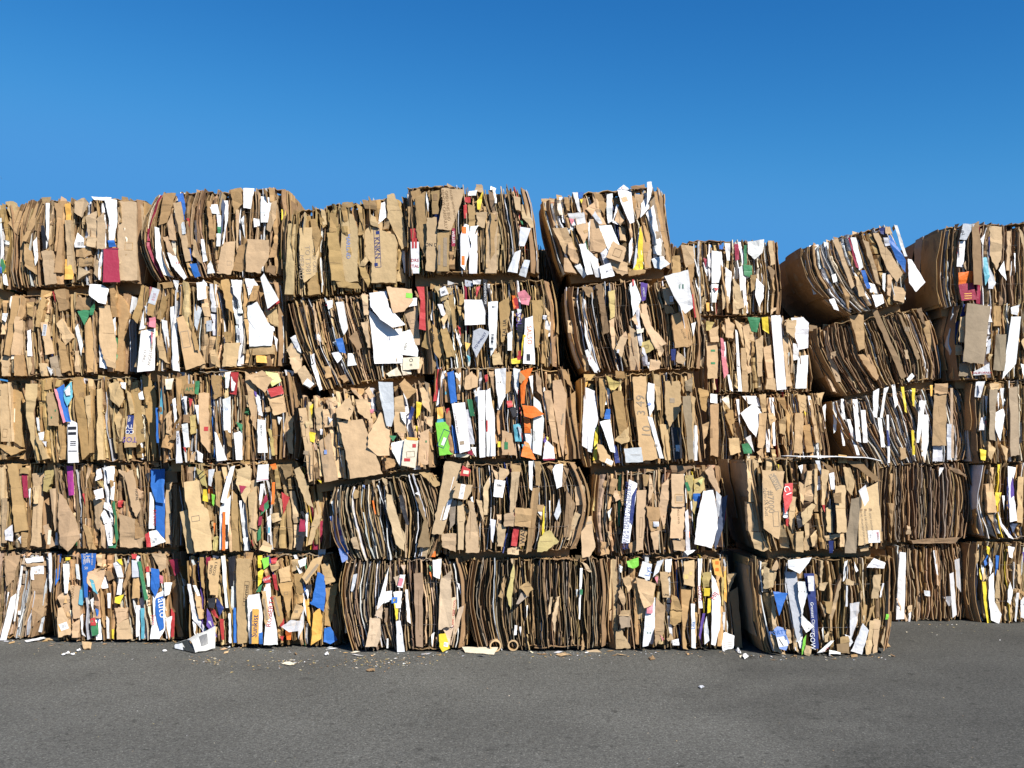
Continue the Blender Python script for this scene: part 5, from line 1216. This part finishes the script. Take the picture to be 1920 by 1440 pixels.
('1h', [(1672, 1024), (1802, 1020), (1810, 1162), (1672, 1167)], 1165, (.0, .03), dict(edge=.95, white=.06, tint=0, flaps=1, krafts='LKKDD', rim=3), 'ground level set back bale with one tall narrow white board at its left', GR, '''
LW 1130,120 1165,125 1150,550 1100,555 1115,300 p4; L 1100,420 1110,420 1180,560 1165,570 p5; G 1275,365 1315,370 1315,405 1280,400 p3; F 1470,170 1500,160 1520,380 1490,340 p3; F 1440,260 1470,250 1480,520 1450,540 p3; L 1350,110 1360,110 1370,340 1360,330; W 1340,110 1355,110 1365,270 1355,260; W 1180,500 1195,500 1190,570 1180,570; L 1170,470 1200,460 1200,500 1175,510 p2'''),
('1i', [(1828, 1020), (2060, 1016), (2060, 1166), (1834, 1168)], 1168, (.05, .03), dict(edge=.35, white=.2, tint=.08, flaps=4, tints='YBN', krafts='LLKKD'), 'ground level bale at the right edge with a long bright yellow strap', GR, '''
LW 1690,280 1720,250 1730,440 1775,520 1760,580 1710,560 1690,420 p3; Y 1650,310 1675,310 1700,550 1720,575 1690,580 1665,450 p5; Y 1680,80 1700,90 1700,140 1685,130 p2; B 1740,140 1765,145 1755,230 1740,280 p2; B 1660,180 1690,130 1680,200 1665,210 p1; Y 1630,220 1650,210 1640,300 1630,290; W 1640,200 1660,210 1650,280; W 1695,150 1720,200 1700,270 p1
LW 1815,80 1860,90 1840,160 1820,150 p2; W 1830,310 1850,370 1835,460 1815,440 1818,370 p2; L 1750,230 1770,250 1765,420 1735,415 p2; W 1895,430 1920,400 1930,550 1900,540 p2; L 1880,200 1895,200 1895,330 1880,320; L 1800,470 1850,470 1840,570 1800,560 p1; E 1605,430 1640,430 1650,520 1620,510 p1; W 1865,380 1880,380 1870,570 1860,560; L 1600,130 1650,80 1640,140 1610,200; V 1910,120 1930,120 1925,200'''),
]

ADJ = {'5f': -.05, '5c': .0, '2e': 0, '4d': .01, '3d': -.03, '5h': -.06, '3b': .0}
for key, quad, bv, bow, style, label, group, pcs in B:
    D = ground_at(960, bv).y + ADJ.get(key, 0)
    b = Bale(key, quad, bv, bow, style, label, group, D=D)
    b.body()
    b.pieces(pcs)
    BALES = globals().setdefault('BALES', {}); BALES[key] = b

# two cardboard tubes caught in the foot of the dark bale
def tube(b, u, v, D, r, ln, yaw):
    c = at(u, v, D); mb = MB(); n = 24; r2 = r * .78
    ca, sa = math.cos(yaw), math.sin(yaw); rings = []
    for rr, yy in ((r, 0), (r, ln), (r2, ln), (r2, 0)):
        rings.append(mb.add([(c.x + rr * math.cos(6.2832 * i / n) * ca - yy * sa, D + yy * ca + rr * math.cos(6.2832 * i / n) * sa, r + .004 + rr * math.sin(6.2832 * i / n)) for i in range(n)]))
    for k in range(4):
        a, d = rings[k], rings[(k + 1) % 4]
        for i in range(n): mb.face((a + i, a + (i + 1) % n, d + (i + 1) % n, d + i), PAL['L'] if k != 2 else PAL['K'])
    b.part(mb, 'cardboard_tube')
b1 = BALES['1e']
tube(b1, 929, 1209, b1.D - .03, .049, .5, .1)
tube(b1, 962, 1208, b1.D + .01, .045, .5, -.05)

# bales standing behind the wall, seen only as dark brown through its gaps
def back_bale(X0, z0, D, w, h, tag_label, lock):
    rnd = random.Random(X0 * 7 + z0)
    def pxq(x, z):
        t = Vector((x, D, z - EYE)); f = t.y * math.cos(PITCH) + t.z * math.sin(PITCH)
        up = -t.y * math.sin(PITCH) + t.z * math.cos(PITCH)
        return (960 + F_PX * t.x / f, 720 - F_PX * up / f)
    q = [pxq(X0, z0 + h), pxq(X0 + w, z0 + h), pxq(X0 + w, z0), pxq(X0, z0)]
    b = Bale('back%.2f%.2f' % (X0, z0), q, 0, (.02, .02), dict(edge=.8, flaps=0, white=.03, tint=0, fw=1.6, rim=0, cards=0), tag_label, lock, D=D)
    b.body()
LB = 'brown cardboard bale standing in the dark behind a gap of the wall'
GB = 'bales standing behind the wall'
for X0, D, n in ((-4.55, 10.75, 4), (-2.7, 10.7, 4), (-1.2, 10.35, 3), (-.02, 10.35, 5), (2.08, 10.24, 2), (3.0, 11.75, 5)):
    for k in range(n):
        back_bale(X0, .78 * k + .002, D, 1.14, .775, LB, GB)

# ---------------------------------------------------------------- things lying about
def sheet(name, pts, heights, code, label, cat, group=None, th=.003, n=None):
    """a loose sheet on the asphalt; pts in photograph pixels, heights in metres at each corner"""
    mb = MB()
    w = [ground_at(*q) for q in pts]
    c = sum(w, Vector()) / len(w)
    rnd = random.Random(label + str(pts))
    P = [Vector((q.x, q.y, .004 + hh)) for q, hh in zip(w, heights)]
    if len(P) == 4:
        k = 5; g = []
        for i in range(k + 1):
            row = []
            for j in range(k + 1):
                q = P[0].lerp(P[1], i / k).lerp(P[3].lerp(P[2], i / k), j / k)
                q.z += abs(rnd.gauss(0, .004)) * (1 if 0 < i < k else .5)
                row.append(mb.add([q, q + Vector((0, 0, th))]))
            g.append(row)
        for i in range(k):
            for j in range(k):
                a, b, cc, d = g[i][j], g[i + 1][j], g[i + 1][j + 1], g[i][j + 1]
                mb.face((a + 1, b + 1, cc + 1, d + 1), PAL[code], 1); mb.face((a, d, cc, b), PAL[code], 1)
    else:
        a = mb.add(P); b = mb.add([q + Vector((0, 0, th)) for q in P]); m_ = len(P)
        mb.face(tuple(range(b, b + m_)), PAL[code], 1); mb.face(tuple(reversed(range(a, a + m_))), PAL[code], 1)
        for i in range(m_): mb.face((a + i, a + (i + 1) % m_, b + (i + 1) % m_, b + i), PAL[code], 1)
    o = mb.build(name, None, Vector((c.x, c.y, 0))); o.location = (c.x, c.y, 0)
    return tag(o, label, cat, group)

# the folded newspaper against the third bale
def newspaper():
    a = ground_at(326, 1217); b = ground_at(366, 1226); c2 = ground_at(402, 1221); d = ground_at(352, 1203)
    root = bpy.data.objects.new('newspaper', None); root.location = (b.x, b.y, 0); COL.objects.link(root)
    tag(root, 'folded grey newspaper propped on the asphalt against a bale, dark photo and painted side shade', 'newspaper')
    org = Vector((b.x, b.y, 0))
    A = Vector((a.x, a.y, .01)); Bv = Vector((b.x, b.y, .01)); Cv = Vector((c2.x, c2.y + .02, .02)); Dv = Vector((c2.x - .01, c2.y + .05, .2)); Ev = Vector((a.x + .12, a.y - .02, .085))
    mb = MB(); k = 6; g = []
    for i in range(k + 1):
        row = []
        for j in range(k + 1):
            s_, t_ = i / k, j / k
            q = Bv.lerp(Cv, s_).lerp(Ev.lerp(Dv, s_), t_); q.z += .03 * math.sin(math.pi * t_) + .004 * math.sin(9 * s_ + 5 * t_)
            row.append(mb.add([q, q + Vector((0, 0, .004))]))
        g.append(row)
    for i in range(k):
        for j in range(k):
            a_, b_, c_, d_ = g[i][j], g[i + 1][j], g[i + 1][j + 1], g[i][j + 1]
            cc = (.5, .5, .47) if not (2 <= i <= 3 and 1 <= j <= 3) else (.16, .16, .16)
            mb.face((a_ + 1, b_ + 1, c_ + 1, d_ + 1), cc, 1); mb.face((a_, d_, c_, b_), (.5, .5, .47), 1)
    mb.build('front_page', root, org)
    mb = MB(); a0 = mb.add([A, Bv, g and Ev, Ev + Vector((-.12, .02, -.04))])
    b0 = mb.add([A + Vector((0, .02, 0)), Bv + Vector((0, .02, 0)), Ev + Vector((0, .02, 0)), Ev + Vector((-.12, .04, -.04))])
    mb.face((a0, a0 + 1, a0 + 2, a0 + 3), (.03, .035, .035), 1); mb.face((b0 + 3, b0 + 2, b0 + 1, b0), (.5, .5, .47), 1)  # near black here is the shade of this side, painted on
    q = [A.lerp(Bv, .05) + Vector((0, -.004, .0)), A.lerp(Bv, .45) + Vector((0, -.004, 0)), A.lerp(Bv, .25) + Vector((0.02, .01, .045)), A + Vector((.0, .005, .03))]
    a1 = mb.add(q); mb.face((a1, a1 + 1, a1 + 2, a1 + 3), (.75, .75, .75), 1)
    tag(mb.build('back_page', root, org), 'side page with its shade painted black')
newspaper()

sheet('cardboard_scrap', [(153, 1211), (172, 1211), (170, 1219), (156, 1219)], (.03, .02, .0, .0), 'L', 'small folded tan cardboard scrap lying alone on the asphalt near the left', 'cardboard scrap', th=.006)
sheet('torn_sheet', [(866, 1219), (872, 1225), (926, 1229), (934, 1222)], (.02, .0, .0, .03), 'C', 'torn cream sheet lying flat on the asphalt beside the cardboard tubes', 'paper sheet')
sheet('paper_strip', [(46, 1203), (82, 1198), (86, 1201), (50, 1206)], (.0, .01, .01, .0), 'W', 'long thin white paper strip at the foot of the leftmost bale', 'paper strip')
sheet('flattened_strip', [(82, 1199), (130, 1197), (131, 1202), (84, 1202)], (.0, .01, .0, .0), 'L', 'flattened brown cardboard strip lying beside the white paper strip on the left', 'cardboard strip')
sheet('paper_wrapper', [(1392, 1233), (1398, 1231), (1404, 1234), (1396, 1237)], (.012, .02, .01, .0), 'W', 'small white wrapper on the asphalt in front of the jutting stack', 'wrapper')
sheet('bent_paper_strip', [(1379, 1220), (1384, 1219), (1390, 1226), (1386, 1227)], (.0, .02, .0, .0), 'W', 'bent white paper strip in front of the dark gap beside the jutting stack', 'paper strip')
sheet('blue_wrapper', [(1309, 1289), (1317, 1288), (1321, 1291), (1314, 1292)], (.0, .006, .004, .0), 'G', 'flat bluish white wrapper alone on the open asphalt', 'wrapper')
sheet('brown_scrap', [(1042, 1229), (1056, 1228), (1068, 1231), (1052, 1232)], (.0, .01, .01, .0), 'L', 'small tan scrap on the asphalt in front of the dark edge on bale', 'cardboard scrap')
sheet('brown_scrap', [(686, 1258), (702, 1257), (703, 1260), (689, 1260)], (.0, .012, .0, .0), 'D', 'dark brown scrap farthest out on the asphalt below the barrel shaped bale', 'cardboard scrap')
sheet('brown_leaf', [(1216, 1235), (1224, 1234), (1229, 1237), (1220, 1239)], (.0, .015, .0, .0), 'D', 'small brown leaf on the asphalt below the bale of fruit cartons', 'leaf')
sheet('pink_wrapper', [(528, 1246), (542, 1244), (556, 1247), (541, 1249)], (.0, .008, .0, .0), 'C', 'torn pinkish paper on the asphalt below the juice carton bale', 'paper scrap')
sheet('white_scrap', [(608, 1228), (614, 1226), (617, 1229), (610, 1230)], (.0, .012, .0, .0), 'W', 'white scrap alone on the asphalt below the bright blue panels', 'paper scrap')
sheet('tall_scrap', [(1554, 1231), (1556, 1227), (1560, 1226), (1557, 1232)], (.0, .01, .01, .0), 'W', 'thin white strip on the asphalt in front of the navy box spine', 'paper strip')
sheet('brown_leaf', [(1655, 1213), (1664, 1210), (1670, 1214), (1660, 1216)], (.0, .02, .0, .0), 'K', 'brown paper scrap at the right foot of the jutting stack', 'paper scrap')
for u, v in ((115, 1229), (122, 1226), (132, 1228), (143, 1221), (304, 1222)):
    sheet('white_paper_bit', [(u, v), (u + 7, v - 1.5), (u + 9, v), (u + 3, v + 1.4)], (.0, .006, .0, .0), 'W', 'tiny white paper bit on the asphalt beside the tan scrap or the newspaper', 'paper bit', 'tiny white paper bits')

rnd = random.Random(5)
mb = MB()
def crumb(x, y, s_, c):
    a_ = rnd.uniform(0, 3.14); ca, sa = math.cos(a_), math.sin(a_); w_, h_ = s_ * rnd.uniform(.6, 1.4), s_ * rnd.uniform(.15, .7)
    z = rnd.uniform(.003, .004 + s_ * .35)
    b0 = mb.add([(x + (-w_) * ca, y + (-w_) * sa, .004), (x - h_ * sa, y + h_ * ca, z), (x + w_ * ca, y + w_ * sa, .004 + rnd.uniform(0, s_ * .3)), (x + h_ * sa, y - h_ * ca, .005)])
    mb.face((b0, b0 + 1, b0 + 2, b0 + 3), vary(PAL[c], rnd, .2), 1)
for i in range(480):
    u = rnd.uniform(0, 1680); base = 1200 if u < 350 else 1212 if u < 640 else 1222 if u < 1140 else 1219 if u < 1390 else 1228
    p_ = ground_at(u, base + 2 + abs(rnd.gauss(0, 5)))
    crumb(p_.x, p_.y, rnd.uniform(.003, .014) if rnd.random() < .85 else rnd.uniform(.015, .05), rnd.choice('LLKKKDDDWGC'))
for cu, cv, su, sv, n_ in ((385, 1240, 22, 4, 60), (540, 1244, 40, 6, 80), (690, 1243, 45, 5, 110), (640, 1240, 120, 10, 60), (770, 1240, 40, 9, 40), (1060, 1232, 50, 5, 40), (150, 1225, 90, 8, 30), (1740, 1180, 80, 12, 40)):
    for i in range(n_):
        p_ = ground_at(rnd.gauss(cu, su), max(1203 if cu < 1600 else 1172, rnd.gauss(cv, sv)))
        crumb(p_.x, p_.y, rnd.uniform(.004, .016), rnd.choice('LTTKDCWD'))
for i in range(120):
    p_ = ground_at(rnd.uniform(-50, 1950), rnd.uniform(1235, 1440))
    crumb(p_.x, p_.y, rnd.uniform(.002, .008), rnd.choice('LTCWDkkkD'))
tag(mb.build('litter'), 'paper crumbs and chaff scattered on the asphalt', 'litter', None, 'stuff')

# thin white board lying on top of the upper jutting bale
b2 = BALES['2g']
mb = MB(); z = max(q.z for q in b2.q) + .012; k = 10; prev = None
c0 = at(1500, 857, b2.D)
for i in range(k + 1):
    u = 1496 + (1652 - 1496) * i / k
    q = at(u, 856, b2.D - .05); q.z = z + .004 * math.sin(i * 1.7) - (.03 * max(0, (i - 6) / 4) ** 2)
    b_ = mb.add([q, q + Vector((0, .55, .01)), q + Vector((0, 0, .006)), q + Vector((0, .55, .016))])
    if prev is not None:
        mb.face((prev, b_, b_ + 2, prev + 2), PAL['W'], 1); mb.face((prev + 2, b_ + 2, b_ + 3, prev + 3), PAL['W'], 1)
        mb.face((prev + 1, prev + 3, b_ + 3, b_ + 1), PAL['W'], 1); mb.face((prev, prev + 1, b_ + 1, b_), PAL['W'], 1)
    prev = b_
o = mb.build('white_board', None, Vector((c0.x, c0.y, z))); o.location = (c0.x, c0.y, z)
tag(o, 'thin white board lying flat on top of the upper bale of the jutting stack', 'board')
